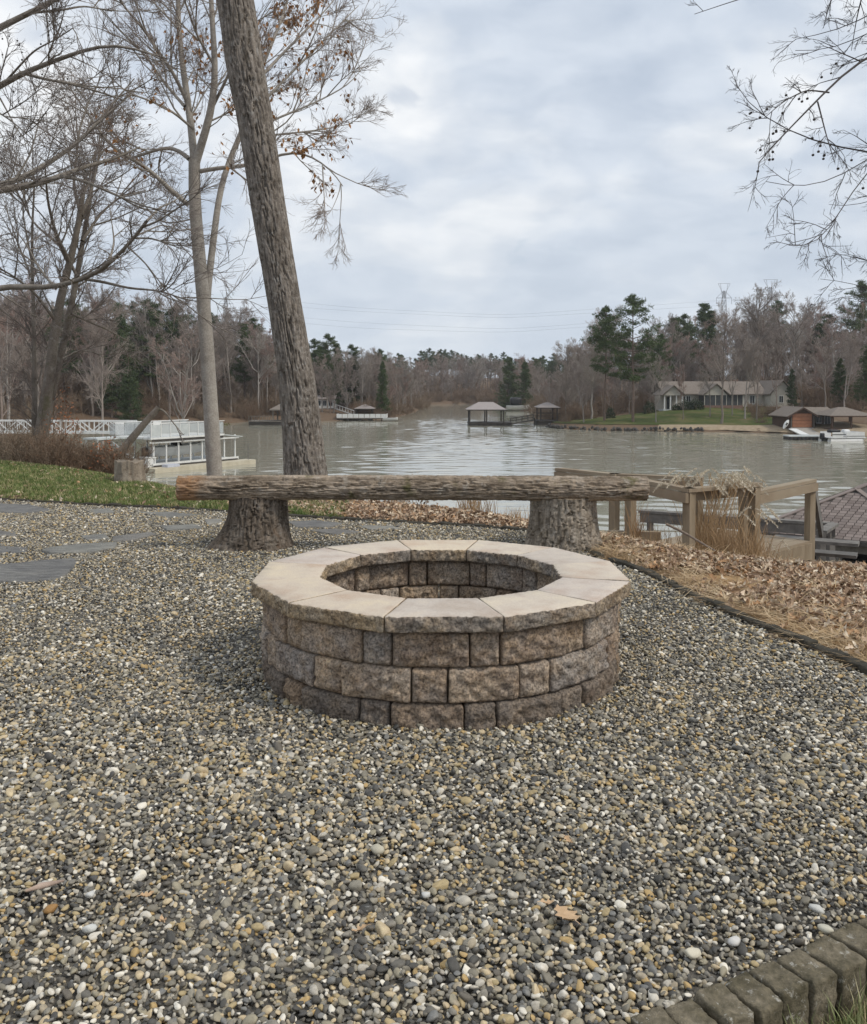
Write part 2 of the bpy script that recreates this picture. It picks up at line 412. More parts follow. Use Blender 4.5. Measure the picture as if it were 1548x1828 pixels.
M_capface = stone_mat('split_face_cap', [(0, (0.446, 0.351, 0.230)), (.25, (0.338, 0.290, 0.243)), (.5, (0.405, 0.324, 0.230)), (.75, (0.324, 0.284, 0.243))], (.26, .22, .19), (.78, .70, .56), .8, 1.0)
m = Mat('smooth_cap_top', .85, .25)
c = m.rand([(0, (0.563, 0.480, 0.389)), (.2, (0.518, 0.458, 0.400)), (.4, (0.596, 0.508, 0.400)), (.6, (0.541, 0.474, 0.417)), (.8, (0.563, 0.491, 0.411))])
c = m.mix(c, m.ramp(m.noise(5, 4, .6, rnd=True), [(.3, (.36, .33, .30)), (.5, (.5, .5, .5)), (.7, (.62, .59, .53))]), .65, 'OVERLAY')
c = m.mix(c, m.ramp(m.noise(140, 3, .6, rnd=True), [(.3, (.40, .39, .38)), (.7, (.60, .60, .59))]), .5, 'OVERLAY')
m.color(c); m.bump(m.noise(160, 3, .6, rnd=True), .15, .003); M_captop = m.m

pit = thing('fire_pit', 'round fire pit of split-face stone blocks with pale smooth cap stones', 'fire pit', (PIT[0], PIT[1], 0))
def stone(name, w_out, w_in, depth, h, rough, seed, mats, n, r=.009, top_mat=False, bulge=.008):
    hx = w_out / 2; hy = depth / 2; hz = h / 2
    p, Q, V = round_box(hx, hy, hz, n, r)
    off = np.array([seed * 3.71, seed * 1.3, seed * 7.7])
    fw = np.clip((np.abs(V[:, 1]) - .98) / .02, 0, 1)                         # outer and inner split faces
    ins = (1 - V[:, 0] ** 8) * (1 - V[:, 2] ** 8)
    d = fbm(p * 30 + off, 4, 2.2, .6) * rough + bulge * (1 - V[:, 0] ** 4) * (1 - V[:, 2] ** 4)
    p[:, 1] += np.sign(V[:, 1]) * fw * d * (.35 + .65 * ins)
    p += np.stack([fbm(p * 40 + off + 9, 2), fbm(p * 40 + off + 19, 2) * .3, fbm(p * 40 + off + 29, 2)], -1) * .0016
    rim = fw * (1 - ins)                                                      # chipped arrises
    p[:, 2] += -np.sign(V[:, 2]) * rim * np.abs(fbm(p * 55 + off, 2)) * rough * .45
    t = (p[:, 1] / hy * .5 + .5); p[:, 0] *= (w_in + (w_out - w_in) * t) / w_out
    midx = None
    if top_mat:
        fc = V[Q].mean(1); midx = (fc[:, 2] > .97).astype(int)
    return mesh_np(name, p, Q, smooth=True, mats=mats, midx=midx)
COURSES = [(.235, .369, -13.6, 21.2), (.098, .232, 1.7, 20.2), (-.042, .095, -14.2, 20.6)]
sd = 0
for z0, z1, a0, wbig in COURSES:
    a = a0; wds = np.array([(wbig if k % 2 == 0 else 30 - wbig) + random.uniform(-.5, .5) for k in range(24)]); wds *= 360 / wds.sum()
    for k in range(24):
        big = k % 2 == 0
        wd = wds[k]; aa = math.radians(a + wd / 2); hw = math.radians(wd / 2)
        A = WALL_A + random.uniform(-.004, .004)
        wo = 2 * A * math.tan(hw) - .007; dep = .20; wi = 2 * (A - dep) * math.tan(hw) - .007
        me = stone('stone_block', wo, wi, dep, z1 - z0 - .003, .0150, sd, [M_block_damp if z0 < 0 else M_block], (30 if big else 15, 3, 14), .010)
        rr = A - dep / 2
        link('stone_block', me, pit, (rr * math.sin(aa), -rr * math.cos(aa), (z0 + z1) / 2), (random.uniform(-.008, .008), 0, aa + math.pi + random.uniform(-.012, .012)))
        a += wd; sd += 1
for k in range(12):
    aa = math.radians(30 * k + .5); hw = math.radians(15)
    wo = 2 * CAP_A * math.tan(hw) - .004; wi = 2 * CAP_IN * math.tan(hw) - .004; dep = CAP_A - CAP_IN
    me = stone('cap_stone', wo, wi, dep, .064, .0125, 200 + k, [M_capface, M_captop], (44, 6, 8), .006, True, .003)
    rr = (CAP_A + CAP_IN) / 2
    link('cap_stone', me, pit, (rr * math.sin(aa), -rr * math.cos(aa), CAP_Z - .040 + random.uniform(-.002, .002)), (random.uniform(-.006, .006), random.uniform(-.004, .004), aa + math.pi))
# ash and dirt floor inside
mb = MB(); th = np.linspace(0, 2 * np.pi, 25)[:-1]
mb.poly([((WALL_A - .16) * math.cos(t), (WALL_A - .16) * math.sin(t), .02) for t in th]); mb.build('pit_floor', simple('ash_floor', (.05, .045, .04), (.14, .12, .10), 20, .95, .5, .02), pit)

# ================================================================== LOG BENCH
def bark_mat(name, c1, c2, c3, lichen=None, moss=None, sc=1.0, streak=None):
    m = Mat(name, .95, .1)
    c = m.ramp(m.noise(6 * sc, 5, .65, rnd=True), [(.28, c1), (.5, c2), (.72, c3)])
    c = m.mix(c, m.ramp(m.noise(60 * sc, 3, .7), [(.3, (.28, .27, .26)), (.5, (.5, .5, .5)), (.7, (.74, .73, .72))]), .55, 'OVERLAY')
    if streak: c = m.mix(c, m.ramp(m.noise(26, 4, .65, streak, .4), [(.32, (.22, .21, .20)), (.5, (.5, .5, .5)), (.68, (.80, .79, .78))]), .8, 'OVERLAY')
    if lichen: c = m.mix(c, lichen, m.ramp(m.noise(9 * sc, 4, .7, off=4), [(.56, (0, 0, 0)), (.66, (.75, .75, .75))]))
    if moss: c = m.mix(c, moss, m.ramp(m.noise(4.3 * sc, 4, .65, off=9), [(.60, (0, 0, 0)), (.72, (.8, .8, .8))]))
    m.color(c); m.bump(m.noise(80 * sc, 4, .7), .6, .006); return m.m
M_log = bark_mat('weathered_oak_bark', (0.186, 0.148, 0.110), (0.279, 0.226, 0.173), (0.372, 0.314, 0.257), (0.384, 0.345, 0.296), (0.093, 0.094, 0.028), 1.0, (.10, 1, 1))
_t = M_log.node_tree; _b = _t.nodes['Principled BSDF']; _src = _b.inputs['Base Color'].links[0].from_socket
_m = Mat.__new__(Mat); _m.m = M_log; _m.t = _t; _m.b = _b; _m.tc = _t.nodes['Texture Coordinate']
_sx = _t.nodes.new('ShaderNodeSeparateXYZ'); _t.links.new(_m.tc.outputs['Object'], _sx.inputs[0])
_mr = _t.nodes.new('ShaderNodeMapRange'); _mr.inputs['From Min'].default_value = -1.93; _mr.inputs['From Max'].default_value = -1.70; _mr.inputs['To Min'].default_value = .62; _mr.inputs['To Max'].default_value = -.2; _t.links.new(_sx.outputs[0], _mr.inputs[0])
_ad = _t.nodes.new('ShaderNodeMath'); _ad.operation = 'MULTIPLY'; _t.links.new(_mr.outputs[0], _ad.inputs[0]); _t.links.new(_m.ramp(_m.noise(9, 3, .6), [(.40, (0, 0, 0)), (.55, (1, 1, 1))]), _ad.inputs[1])
_m.color(_m.mix(_src, (.42, .22, .10), _ad.outputs[0]))
M_stump = bark_mat('stump_bark', (0.092, 0.074, 0.057), (0.135, 0.110, 0.088), (0.189, 0.162, 0.134), (0.227, 0.205, 0.182), (0.130, 0.076, 0.044), 1.0, (1, 1, .14))
M_stump2 = bark_mat('grey_stump_bark', (0.195, 0.163, 0.124), (0.280, 0.240, 0.195), (0.364, 0.325, 0.273), (0.390, 0.351, 0.305), (0.130, 0.091, 0.058), 1.0, (1, 1, .14))
m = Mat('cut_wood_end', .85, .2)
c = m.ramp(m.noise(5, 4, .6), [(.3, (.20, .12, .065)), (.55, (.30, .20, .115)), (.75, (.38, .28, .18))]); m.color(c); m.bump(m.noise(70, 3, .6), .3, .004); M_cut = m.m

def furrow(q, w=.20):
    """1 on bark plates, 0 in the furrows between them"""
    n = noise3(q) + .35 * noise3(q * 2.3 + 7)
    return sstep(np.abs(n), .0, w)
LOG_Y = at_z(440, 986)[1] + .13
l0 = at_y(319, 871, LOG_Y); l1 = at_y(1155, 871, LOG_Y)
LOG_R = (at_y(700, 850, LOG_Y)[2] - at_y(700, 893, LOG_Y)[2]) / 2
bench = thing('log_bench', 'rustic bench of a long bark-covered log lying on two tree stumps', 'bench', (0, LOG_Y, 0))
ns, ntht = 620, 96
S = np.linspace(0, 1, ns)[:, None]; TH = np.linspace(0, 2 * np.pi, ntht, endpoint=False)[None]
L = l1[0] - l0[0]; X = l0[0] + S * L + 0 * TH
CY, SY = np.cos(TH) + 0 * S, np.sin(TH) + 0 * S
q = np.stack([X * 2.4, CY * 4.2, SY * 4.2], -1)
warp = fbm(np.stack([X * 3, CY * 2, SY * 2], -1), 2)[..., None] * .5
pl = furrow(q + warp, .20); pl2 = furrow(q * np.array([1.7, 1.9, 1.9]) + 31, .18)
fine = fbm(np.stack([X * 24, CY * 11, SY * 11], -1), 2)
R = LOG_R * (1 + .03 * noise3(np.stack([X * 1.1, CY * .6, SY * .6], -1))) - .030 * (1 - pl) - .010 * (1 - pl2) + .0035 * fine
R *= 1 - .03 * np.cos(TH * 2)
zc = l0[2] + .004 * np.sin(S * 5)
P = np.stack([X, R * CY, zc + R * SY], -1)
ids = np.arange(ns * ntht).reshape(ns, ntht)
qd = np.stack([ids[:-1], np.roll(ids[:-1], -1, 1), np.roll(ids[1:], -1, 1), ids[1:]], -1).reshape(-1, 4)
V = P.reshape(-1, 3); c0 = len(V); V = np.concatenate([V, [[l0[0] - .004, 0, l0[2]], [l1[0] + .004, 0, l0[2]]]])
e0 = np.stack([np.full(ntht, c0), np.roll(ids[0], -1), ids[0]], -1); e1 = np.stack([np.full(ntht, c0 + 1), ids[-1], np.roll(ids[-1], -1)], -1)
me = mesh_np('seat_log', V, [qd, e0, e1], mats=[M_log, M_cut], midx=np.concatenate([np.zeros(len(qd)), np.ones(2 * ntht)]))
link('seat_log', me, bench)
STUMPS = []
def stump(cx, rt, flare, lobes, h, mat, seed, back):
    nz, nt2 = 110, 176
    Z = np.linspace(0, 1, nz)[:, None]; T = np.linspace(0, 2 * np.pi, nt2, endpoint=False)[None]
    fl = (1 - Z) ** 2.6
    lob = sum(a * np.maximum(np.cos((T - math.radians(d)) / 1.0), 0) ** p for d, a, p in lobes)
    R = rt + fl * (flare + lob) + .018 * noise3(np.stack([np.cos(T) * 1.5 + 0 * Z, np.sin(T) * 1.5 + 0 * Z, Z * 1.0 + seed + 0 * T], -1))
    rr = R / rt
    qq = np.stack([np.cos(T) * 7.5 + 0 * Z, np.sin(T) * 7.5 + 0 * Z, Z * h * 5 + seed * 3 + 0 * T], -1) + fbm(np.stack([np.cos(T) * 3 + 0 * Z, np.sin(T) * 3 + 0 * Z, Z * 3 + 0 * T], -1), 2)[..., None] * .5
    d1 = furrow(qq, .22); d2 = furrow(qq * np.array([1.8, 1.8, 1.6]) + 12, .2)
    R = R - .028 * (1 - d1) - .010 * (1 - d2)
    P = np.stack([R * np.cos(T), R * np.sin(T), -.03 + Z * (h + .03) + 0 * T], -1)
    ids = np.arange(nz * nt2).reshape(nz, nt2)
    qd = np.stack([ids[:-1], np.roll(ids[:-1], -1, 1), np.roll(ids[1:], -1, 1), ids[1:]], -1).reshape(-1, 4)
    V = np.concatenate([P.reshape(-1, 3), [[0, 0, h]]])
    cap = np.stack([np.full(nt2, len(V) - 1), ids[-1], np.roll(ids[-1], -1)], -1)
    me = mesh_np('stump', V, [qd, cap], mats=[mat, M_cut], midx=np.concatenate([np.zeros(len(qd)), np.ones(nt2)]))
    o = link('stump', me, bench, (cx, back, 0)); STUMPS.append((cx, LOG_Y + back, rt + flare + .03)); return o
HS = l0[2] - LOG_R + .022
sx1 = at_y(454, 900, LOG_Y)[0]; sx2 = at_y(1011, 900, LOG_Y)[0]
o = stump(sx1, .232, .045, [(188, .17, 5), (265, .05, 3), (-20, .06, 4)], HS, M_stump, 1, .155); o['label'] = 'dark flared stump with a root spreading to one side'
o = stump(sx2, .272, .03, [(200, .02, 3), (-15, .04, 4), (270, .02, 2)], HS - .006, M_stump2, 5, .175); o['label'] = 'thick grey stump with an orange cut edge'

# ================================================================== SCATTER (for what nobody could count)
def scatter(name, pts, rot, scl, idx, protos, parent=None):
    """one object whose mesh points carry instances of the prototype meshes"""
    me = bpy.data.meshes.new(name); n = len(pts); me.vertices.add(n); me.vertices.foreach_set('co', np.ascontiguousarray(pts, np.float32).ravel())
    for nm, tp, arr, key in (('rot', 'FLOAT_VECTOR', rot, 'vector'), ('scl', 'FLOAT_VECTOR', scl, 'vector'), ('pick', 'INT', idx, 'value')):
        at = me.attributes.new(nm, tp, 'POINT'); at.data.foreach_set(key, np.ascontiguousarray(arr, np.int32 if tp == 'INT' else np.float32).ravel())
    col = bpy.data.collections.new(name + '_kinds')
    for i, p in enumerate(protos):
        po = bpy.data.objects.new('%s_kind_%02d' % (name, i), p); col.objects.link(po)
    g = bpy.data.node_groups.new(name + '_scatter', 'GeometryNodeTree')
    g.interface.new_socket('Geometry', in_out='INPUT', socket_type='NodeSocketGeometry'); g.interface.new_socket('Geometry', in_out='OUTPUT', socket_type='NodeSocketGeometry')
    gi = g.nodes.new('NodeGroupInput'); go = g.nodes.new('NodeGroupOutput'); ip = g.nodes.new('GeometryNodeInstanceOnPoints'); ci = g.nodes.new('GeometryNodeCollectionInfo')
    ci.inputs['Collection'].default_value = col; ci.inputs['Separate Children'].default_value = True; ci.inputs['Reset Children'].default_value = True
    ip.inputs['Pick Instance'].default_value = True
    def attr(nm, tp):
        a = g.nodes.new('GeometryNodeInputNamedAttribute'); a.data_type = tp; a.inputs['Name'].default_value = nm; return a.outputs['Attribute']
    g.links.new(gi.outputs[0], ip.inputs['Points']); g.links.new(ci.outputs[0], ip.inputs['Instance'])
    e2r = g.nodes.new('FunctionNodeEulerToRotation'); g.links.new(attr('rot', 'FLOAT_VECTOR'), e2r.inputs[0]); g.links.new(e2r.outputs[0], ip.inputs['Rotation'])
    g.links.new(attr('scl', 'FLOAT_VECTOR'), ip.inputs['Scale']); g.links.new(attr('pick', 'INT'), ip.inputs['Instance Index'])
    g.links.new(ip.outputs[0], go.inputs[0])
    o = link(name, me, parent); md = o.modifiers.new('scatter', 'NODES'); md.node_group = g; o['kind'] = 'stuff'
    return o

# ---- flagstones half sunk in the gravel (pieces of the gravel bed)
FLAGS = [[(0, 1007), (60, 1001), (134, 995), (137, 1006), (122, 1021), (104, 1033), (50, 1038), (-30, 1037), (-40, 1012)],
         [(88, 977), (150, 971), (209, 968), (206, 977), (165, 985), (92, 987), (74, 983)], [(-20, 972), (30, 975), (52, 978), (47, 985), (-20, 987)],
         [(144, 956), (187, 953), (196, 960), (154, 963)], [(201, 958), (271, 950), (279, 954), (238, 964), (199, 966)], [(-20, 947), (30, 948), (28, 956), (-20, 959)],
         [(288, 938), (350, 936), (363, 942), (298, 946)], [(-10, 899), (54, 901), (92, 910), (40, 916), (-10, 913)], [(150, 909), (195, 907), (208, 914), (163, 917)],
         [(244, 914), (300, 914), (355, 918), (298, 923)], [(512, 931), (560, 929), (612, 934), (590, 940), (530, 941)], [(548, 945), (600, 943), (648, 948), (600, 953)], [(640, 938), (700, 939), (722, 944), (660, 945)], [(365, 928), (395, 926), (398, 933), (370, 936)]]
m = Mat('slate_flagstone', .9, .12); f = m.noise(5, 5, .6, rnd=True)
c = m.rand([(0, (0.224, 0.219, 0.210)), (.3, (0.275, 0.269, 0.245)), (.6, (0.237, 0.227, 0.212)), (.8, (0.333, 0.319, 0.283))]); c = m.mix(c, m.ramp(f, [(.3, (.35, .35, .37)), (.5, (.5, .5, .5)), (.7, (.66, .65, .63))]), .7, 'OVERLAY')
m.color(c); m.bump(m.noise(9, 6, .7, (1, 2.2, 1), .8, rnd=True), 1.0, .05); M_flag = m.m
FLAG_XY = []
def slab(name, xy, z0, z1, mat, parent, seed, sub=5):
    """irregular flat stone with rounded, uneven rim"""
    xy = np.asarray(xy, float); n = len(xy); out = []
    for i in range(n):
        a, b = xy[i], xy[(i + 1) % n]
        for k in range(sub):
            t = k / sub; p = a * (1 - t) + b * t; out.append(p)
    out = np.array(out); c = out.mean(0); d = out - c
    out = c + d * (1 + .035 * noise3(np.concatenate([out * 9, np.full((len(out), 1), seed)], 1)))[:, None]
    rings = [(1.0, z0), (1.0, z1 - .008), (.985, z1 - .002), (.95, z1), (.6, z1 + .001), (.25, z1)]
    V = []; m2 = len(out)
    for s_, z in rings:
        p = c + (out - c) * s_; zz_ = np.full(m2, z) + (.003 * noise3(np.concatenate([p * 6, np.full((m2, 1), seed)], 1)) if z > z0 else 0)
        V.append(np.concatenate([p, zz_[:, None]], 1))
    V = np.concatenate(V + [np.array([[c[0], c[1], z1]])]); k = len(rings)
    ids = np.arange(k * m2).reshape(k, m2); q = np.stack([ids[:-1], np.roll(ids[:-1], -1, 1), np.roll(ids[1:], -1, 1), ids[1:]], -1).reshape(-1, 4)
    area = sum(out[i][0] * out[(i + 1) % m2][1] - out[(i + 1) % m2][0] * out[i][1] for i in range(m2))
    t3 = np.stack([np.full(m2, len(V) - 1), ids[-1], np.roll(ids[-1], -1)], -1)
    if area < 0: q = q[:, ::-1]; t3 = t3[:, ::-1]
    return link(name, mesh_np(name, V, [q, t3], mat), parent)
for k, pp in enumerate(FLAGS):
    xy = np.array([at_z(px, py, .012)[:2] for px, py in pp]); FLAG_XY.append(xy)
    slab('flagstone', xy, -.03, .014 + .004 * math.sin(k * 2.1), M_flag, gravel_bed, k)

# ---- pebbles
def pebble(seed, cuts):
    bm = bmesh.new(); bmesh.ops.create_icosphere(bm, subdivisions=2, radius=1)
    v = np.array([q.co[:] for q in bm.verts]); r = np.random.default_rng(seed)
    v *= (1 + .16 * noise3(v * 1.1 + seed * 5.3))[:, None]
    for _ in range(cuts):
        n = r.normal(size=3); n /= np.linalg.norm(n); d = r.uniform(.5, .82); k = v @ n - d
        v -= np.where(k > 0, k, 0)[:, None] * n * .93
    v /= np.abs(v).max(0)
    for q, p in zip(bm.verts, v): q.co = p
    for f in bm.faces: f.smooth = True
    me = bpy.data.meshes.new('pebble_%02d' % seed); bm.to_mesh(me); bm.free(); me.materials.append(M_peb); return me
m = Mat('river_pebble', .62, .4)
PEB = [(0, (0.076, 0.072, 0.064)), (.07, (0.244, 0.222, 0.183)), (.15, (0.403, 0.316, 0.172)), (.21, (0.141, 0.131, 0.112)), (.29, (0.464, 0.427, 0.359)), (.36, (0.201, 0.182, 0.143)), (.43, (0.537, 0.432, 0.275)), (.50, (0.275, 0.250, 0.198)), (.57, (0.092, 0.087, 0.080)),
       (.63, (0.634, 0.584, 0.495)), (.68, (0.310, 0.275, 0.198)), (.75, (0.451, 0.316, 0.143)), (.79, (0.201, 0.197, 0.184)), (.85, (0.378, 0.321, 0.231)), (.92, (0.780, 0.724, 0.617)), (.955, (0.134, 0.119, 0.097))]
c = m.rand(PEB); c = m.mix(c, m.ramp(m.noise(1.3, 4, .6, rnd=True), [(.3, (.36, .35, .34)), (.5, (.5, .5, .5)), (.7, (.64, .63, .60))]), .75, 'OVERLAY')
m.color(c); m.bump(m.noise(5, 3, .6, rnd=True), .15, .1); M_peb = m.m
PEBS = [pebble(s, [5, 7, 9, 6, 10, 4, 11, 8, 5, 7][s % 10]) for s in range(12)]
def in_poly(poly, x, y): return poly_sd(np.asarray(poly), x, y) < 0
def jitter_pts(sp, ylo, yhi, seed):
    r = np.random.default_rng(seed)
    ys = np.arange(ylo, yhi, sp); P = []
    for y in ys:
        hw = .50 * y + .45; xs = np.arange(-hw, hw, sp); P.append(np.stack([xs, np.full(len(xs), y)], 1))
    P = np.concatenate(P); P += r.uniform(-.62 * sp, .62 * sp, P.shape); return P
def gravel_keep(P):
    k = in_poly(GRAVEL, P[:, 0], P[:, 1])
    k &= np.hypot(P[:, 0] - PIT[0], P[:, 1] - PIT[1]) > WALL_A - .01
    for cx, cy, r in STUMPS: k &= np.hypot(P[:, 0] - cx, P[:, 1] - cy) > r * .86
    return k
near = jitter_pts(.0126, 1.45, 4.4, 1); far = jitter_pts(.0160, 4.4, 11.0, 2)
P1 = np.concatenate([near, far]); P1 = P1[gravel_keep(P1)]
dm = np.full(len(P1), 9.0)
for xy in FLAG_XY: dm = np.minimum(dm, poly_sd(xy, P1[:, 0], P1[:, 1]))
nf_ = noise3(np.concatenate([P1 * 11, np.zeros((len(P1), 1))], 1)); P1 = P1[(dm > -.02 - .12 * np.clip(nf_, 0, 1)) | (np.random.default_rng(8).uniform(0, 1, len(P1)) < .05 + .10 * (nf_ > .1))]
P2 = np.concatenate([jitter_pts(.034, 1.45, 4.6, 3), jitter_pts(.046, 4.6, 11.0, 4)]); P2 = P2[gravel_keep(P2)]
dm = np.full(len(P2), 9.0)
for xy in FLAG_XY: dm = np.minimum(dm, poly_sd(xy, P2[:, 0], P2[:, 1]))
P2 = P2[dm > -.01]
def peb_arrays(P, zlo, zhi, s0, seed):
    r = np.random.default_rng(seed); n = len(P)
    und = .010 * fbm(np.concatenate([P * 1.7, np.zeros((n, 1))], 1), 2)
    pts = np.concatenate([P, (r.uniform(zlo, zhi, n) + und)[:, None]], 1)
    rot = np.stack([r.normal(0, .42, n), r.normal(0, .42, n), r.uniform(0, 6.28, n)], 1)
    patch = 1 + .22 * noise3(np.concatenate([P * 1.2, np.full((n, 1), 4.)], 1))
    s = s0 * np.exp(r.normal(0, .31, n)) * patch
    scl = np.stack([s * r.uniform(1.0, 1.45, n), s * r.uniform(.8, 1.05, n), s * r.uniform(.48, .8, n)], 1)
    return pts, rot, scl, r.integers(0, len(PEBS), n)
A1 = peb_arrays(P1, -.002, .006, .0064, 21); A2 = peb_arrays(P2, .006, .012, .0074, 22)
# spill at the foot of the wall and the edging
gravel = scatter('gravel', *[np.concatenate([a, b]) for a, b in zip(A1, A2)], PEBS)
tag(gravel, 'mixed grey and tan river gravel covering the terrace around the fire pit', 'gravel', kind='stuff')
# single larger stones one can pick out on top of the gravel
BIG = [((1235, 1703), 'large blocky cream pebble near the concrete edging blocks', (.62, .57, .45), .0165), ((84, 1585), 'large rounded white pebble in the left foreground', (.60, .57, .50), .017), ((160, 1600), 'bright round white pebble beside the pinkish driftwood sliver', (.62, .61, .58), .012),
       ((158, 1660), 'milky white round pebble in the lower left gravel', (.60, .60, .57), .015), ((1311, 1683), 'white round pebble uphill of the edging blocks', (.60, .58, .55), .013), ((1458, 1625), 'oval off-white pebble close to the right picture edge', (.55, .54, .50), .016), ((1476, 1661), 'long pale yellow pebble touching the edging', (.55, .52, .42), .016),
       ((673, 1520), 'long cream pebble below the front of the pit', (.50, .46, .36), .018), ((760, 1600), 'egg-shaped white pebble low in the centre', (.58, .57, .54), .012), ((90, 1625), 'orange brown pebble in the left foreground', (.34, .19, .07), .015)]
for (px, py), lab, colr, sz in BIG:
    me = PEBS[px % 12].copy(); me.materials.clear(); me.materials.append(simple('pebble_tone', tuple(x * .88 for x in colr), colr, 1.5, .6, .1, .1))
    p = at_z(px, py, .012); o = link('pebble', me, None, (p[0], p[1], .016), (.1, -.15, px * .7)); o.scale = (sz * 1.3, sz, sz * .75)
    tag(o, lab, 'pebble', 'larger pebbles lying on the gravel')
# driftwood sliver
mb = MB(); p = at_z(75, 1586, .02); mb.tube([(p[0] - .035, p[1] - .015, .022), (p[0], p[1], .027), (p[0] + .045, p[1] + .025, .026)], [.003, .008, .003], 7)
tag(mb.build('wood_chip', simple('pinkish_wood', (.36, .26, .20), (.48, .37, .30), 20, .9, .3), smooth=True), 'pinkish sliver of wood lying on the gravel at lower left', 'wood chip')

# ================================================================== EDGING
m = Mat('mossy_concrete', .95, .1); f = m.noise(9, 5, .65, rnd=True)
c = m.ramp(f, [(.28, (.075, .066, .042)), (.5, (.145, .125, .088)), (.72, (.25, .215, .16))]); c = m.mix(c, m.ramp(m.noise(60, 4, .7, rnd=True), [(.35, (.3, .3, .28)), (.5, (.5, .5, .5)), (.68, (.82, .8, .76))]), .6, 'OVERLAY')
c = m.mix(c, (.42, .40, .35), m.ramp(m.noise(34, 6, .75, rnd=True, off=3), [(.58, (0, 0, 0)), (.66, (.85, .85, .85))]))
m.color(c); m.bump(m.noise(60, 5, .7, rnd=True), .8, .01); M_edge = m.m
edging = thing('block_edging', 'row of mossy concrete edging blocks holding the gravel at lower right', 'edging', (1.0, 2.0, 0))
front = [(1070, 1836), (1122, 1818), (1180, 1795), (1236, 1773), (1288, 1751), (1335, 1729), (1384, 1707), (1432, 1686), (1482, 1663), (1532, 1642), (1590, 1616), (1650, 1590)]
for k in range(len(front) - 1):
    a = at_z(*front[k], .03); b = at_z(*front[k + 1], .03); c_ = (a + b) / 2; d = b - a; Lw = np.hypot(d[0], d[1]); ang = math.atan2(d[1], d[0])
    p, Q, V = round_box(Lw / 2 - .0045, .050, .065, (12, 14, 12), .006)
    off = k * 7.7; p += np.stack([fbm(p * 30 + off, 4, 2.2, .6), fbm(p * 30 + off + 5, 4, 2.2, .6), fbm(p * 30 + off + 9, 4, 2.2, .6)], -1) * .0042
    nrm = np.array([math.sin(ang), -math.cos(ang)])            # outward, away from the gravel
    o = link('edging_block', mesh_np('edging_block', p, Q, M_edge), edging)
    o.location = (c_[0] - 1.0 + nrm[0] * .046, c_[1] - 2.0 + nrm[1] * .046, -.036 + random.uniform(-.006, .006)); o.rotation_euler = (random.uniform(-.05, .05), random.uniform(-.04, .04), ang + random.uniform(-.09, .09))
# low dark edging between gravel and planting bed, and along the lawn
def edge_run(name, label, path, size, hgt, mat, zc=0.0, jag=.02):
    path = np.asarray(path, float); root = thing(name, label, 'edging', (path[0][0], path[0][1], 0))
    seg = np.hypot(*(np.diff(path, axis=0).T)); cum = np.concatenate([[0], np.cumsum(seg)]); n = int(cum[-1] / size)
    protos = []
    for v in range(4):
        p, Q, V = round_box(size / 2 - .002, .035, hgt / 2, (5, 3, 3), .010); p += np.stack([fbm(p * 25 + v * 9, 2), fbm(p * 25 + v * 9 + 4, 2), fbm(p * 25 + v * 9 + 7, 2)], -1) * .004
        protos.append(mesh_np('edging_brick', p, Q, mat))
    for k in range(n):
        s = (k + .5) * size; i = min(np.searchsorted(cum, s) - 1, len(seg) - 1); t = (s - cum[i]) / seg[i]; c_ = path[i] * (1 - t) + path[i + 1] * t; d = path[i + 1] - path[i]
        o = link('edging_brick', protos[k % 4], root, (c_[0] - path[0][0], c_[1] - path[0][1], zc + random.uniform(-.008, .006)), (random.uniform(-.06, .06), random.uniform(-.03, .03), math.atan2(d[1], d[0]) + random.uniform(-.05, .05)))
M_edge2 = simple('dark_mossy_brick', (.028, .026, .020), (.075, .066, .050), 12, .95, .7, .01)
edge_run('brick_edging', 'low dark brick edging between gravel and leaf-covered bank', [(q[0] + .03, q[1] + .02) for q in EDGE_R] + [(2.7, 3.35)], .115, .09, M_edge2, -.012)
edge_run('brick_edging', 'thin dark edging along the lawn and behind the bench', [(-9, 10.63)] + [(q[0], q[1] + .04) for q in EDGE_BACK], .16, .08, M_edge2, -.016)

# ================================================================== LAWN, PLANTING BED
LAWN = [(-14, 11.2), (-9, 10.68)] + [(q[0], q[1] + .06) for q in EDGE_BACK[:7]] + [tuple(np.array(CREST[9]) + (0, .25)), tuple(np.array(CREST[8]) + (0, .4)), tuple(np.array(CREST[7]) + (0, .7)), tuple(np.array(CREST[6]) + (0, .8)), tuple(np.array(CREST[5]) + (0, .8)), tuple(np.array(CREST[4]) + (0, .8)), (-14, 17.5)]
m = Mat('lawn_soil', .95, .1); f = m.noise(1.2, 4, .6); g_ = m.noise(40, 4, .6)
c = m.mix(m.ramp(f, [(.35, (.055, .075, .022)), (.65, (.095, .095, .035))]), m.ramp(g_, [(.3, (.03, .04, .012)), (.7, (.13, .14, .05))]), .5); m.color(c); m.bump(g_, .6, .03); M_lawn = m.m
lawn = drape('lawn', LAWN, M_lawn, .006, .5); tag(lawn, kind='structure')
BED = [(q[0] + .07, q[1] + .03) for q in EDGE_R] + [(2.72, 3.4), (6, 3.4), (9, 3.6), (7.5, 6.5), (5, 7.6), tuple(np.array(CREST[15]) + (.6, 1.2)), tuple(np.array(CREST[14]) + (.5, 1.1)), tuple(np.array(CREST[13]) + (.4, 1.0)), tuple(np.array(EDGE_BACK[-2]) + (.35, .35))]
m = Mat('pine_straw_mulch', .95, .1); f = m.noise(2.6, 4, .6); g_ = m.noise(50, 4, .65, (1, .4, 1), .8)
c = m.mix(m.ramp(f, [(.35, (0.261, 0.156, 0.074)), (.65, (0.431, 0.275, 0.135))]), m.ramp(g_, [(.3, (0.157, 0.088, 0.043)), (.7, (0.573, 0.400, 0.221))]), .5); m.color(c); m.bump(g_, .7, .02); M_bed = m.m
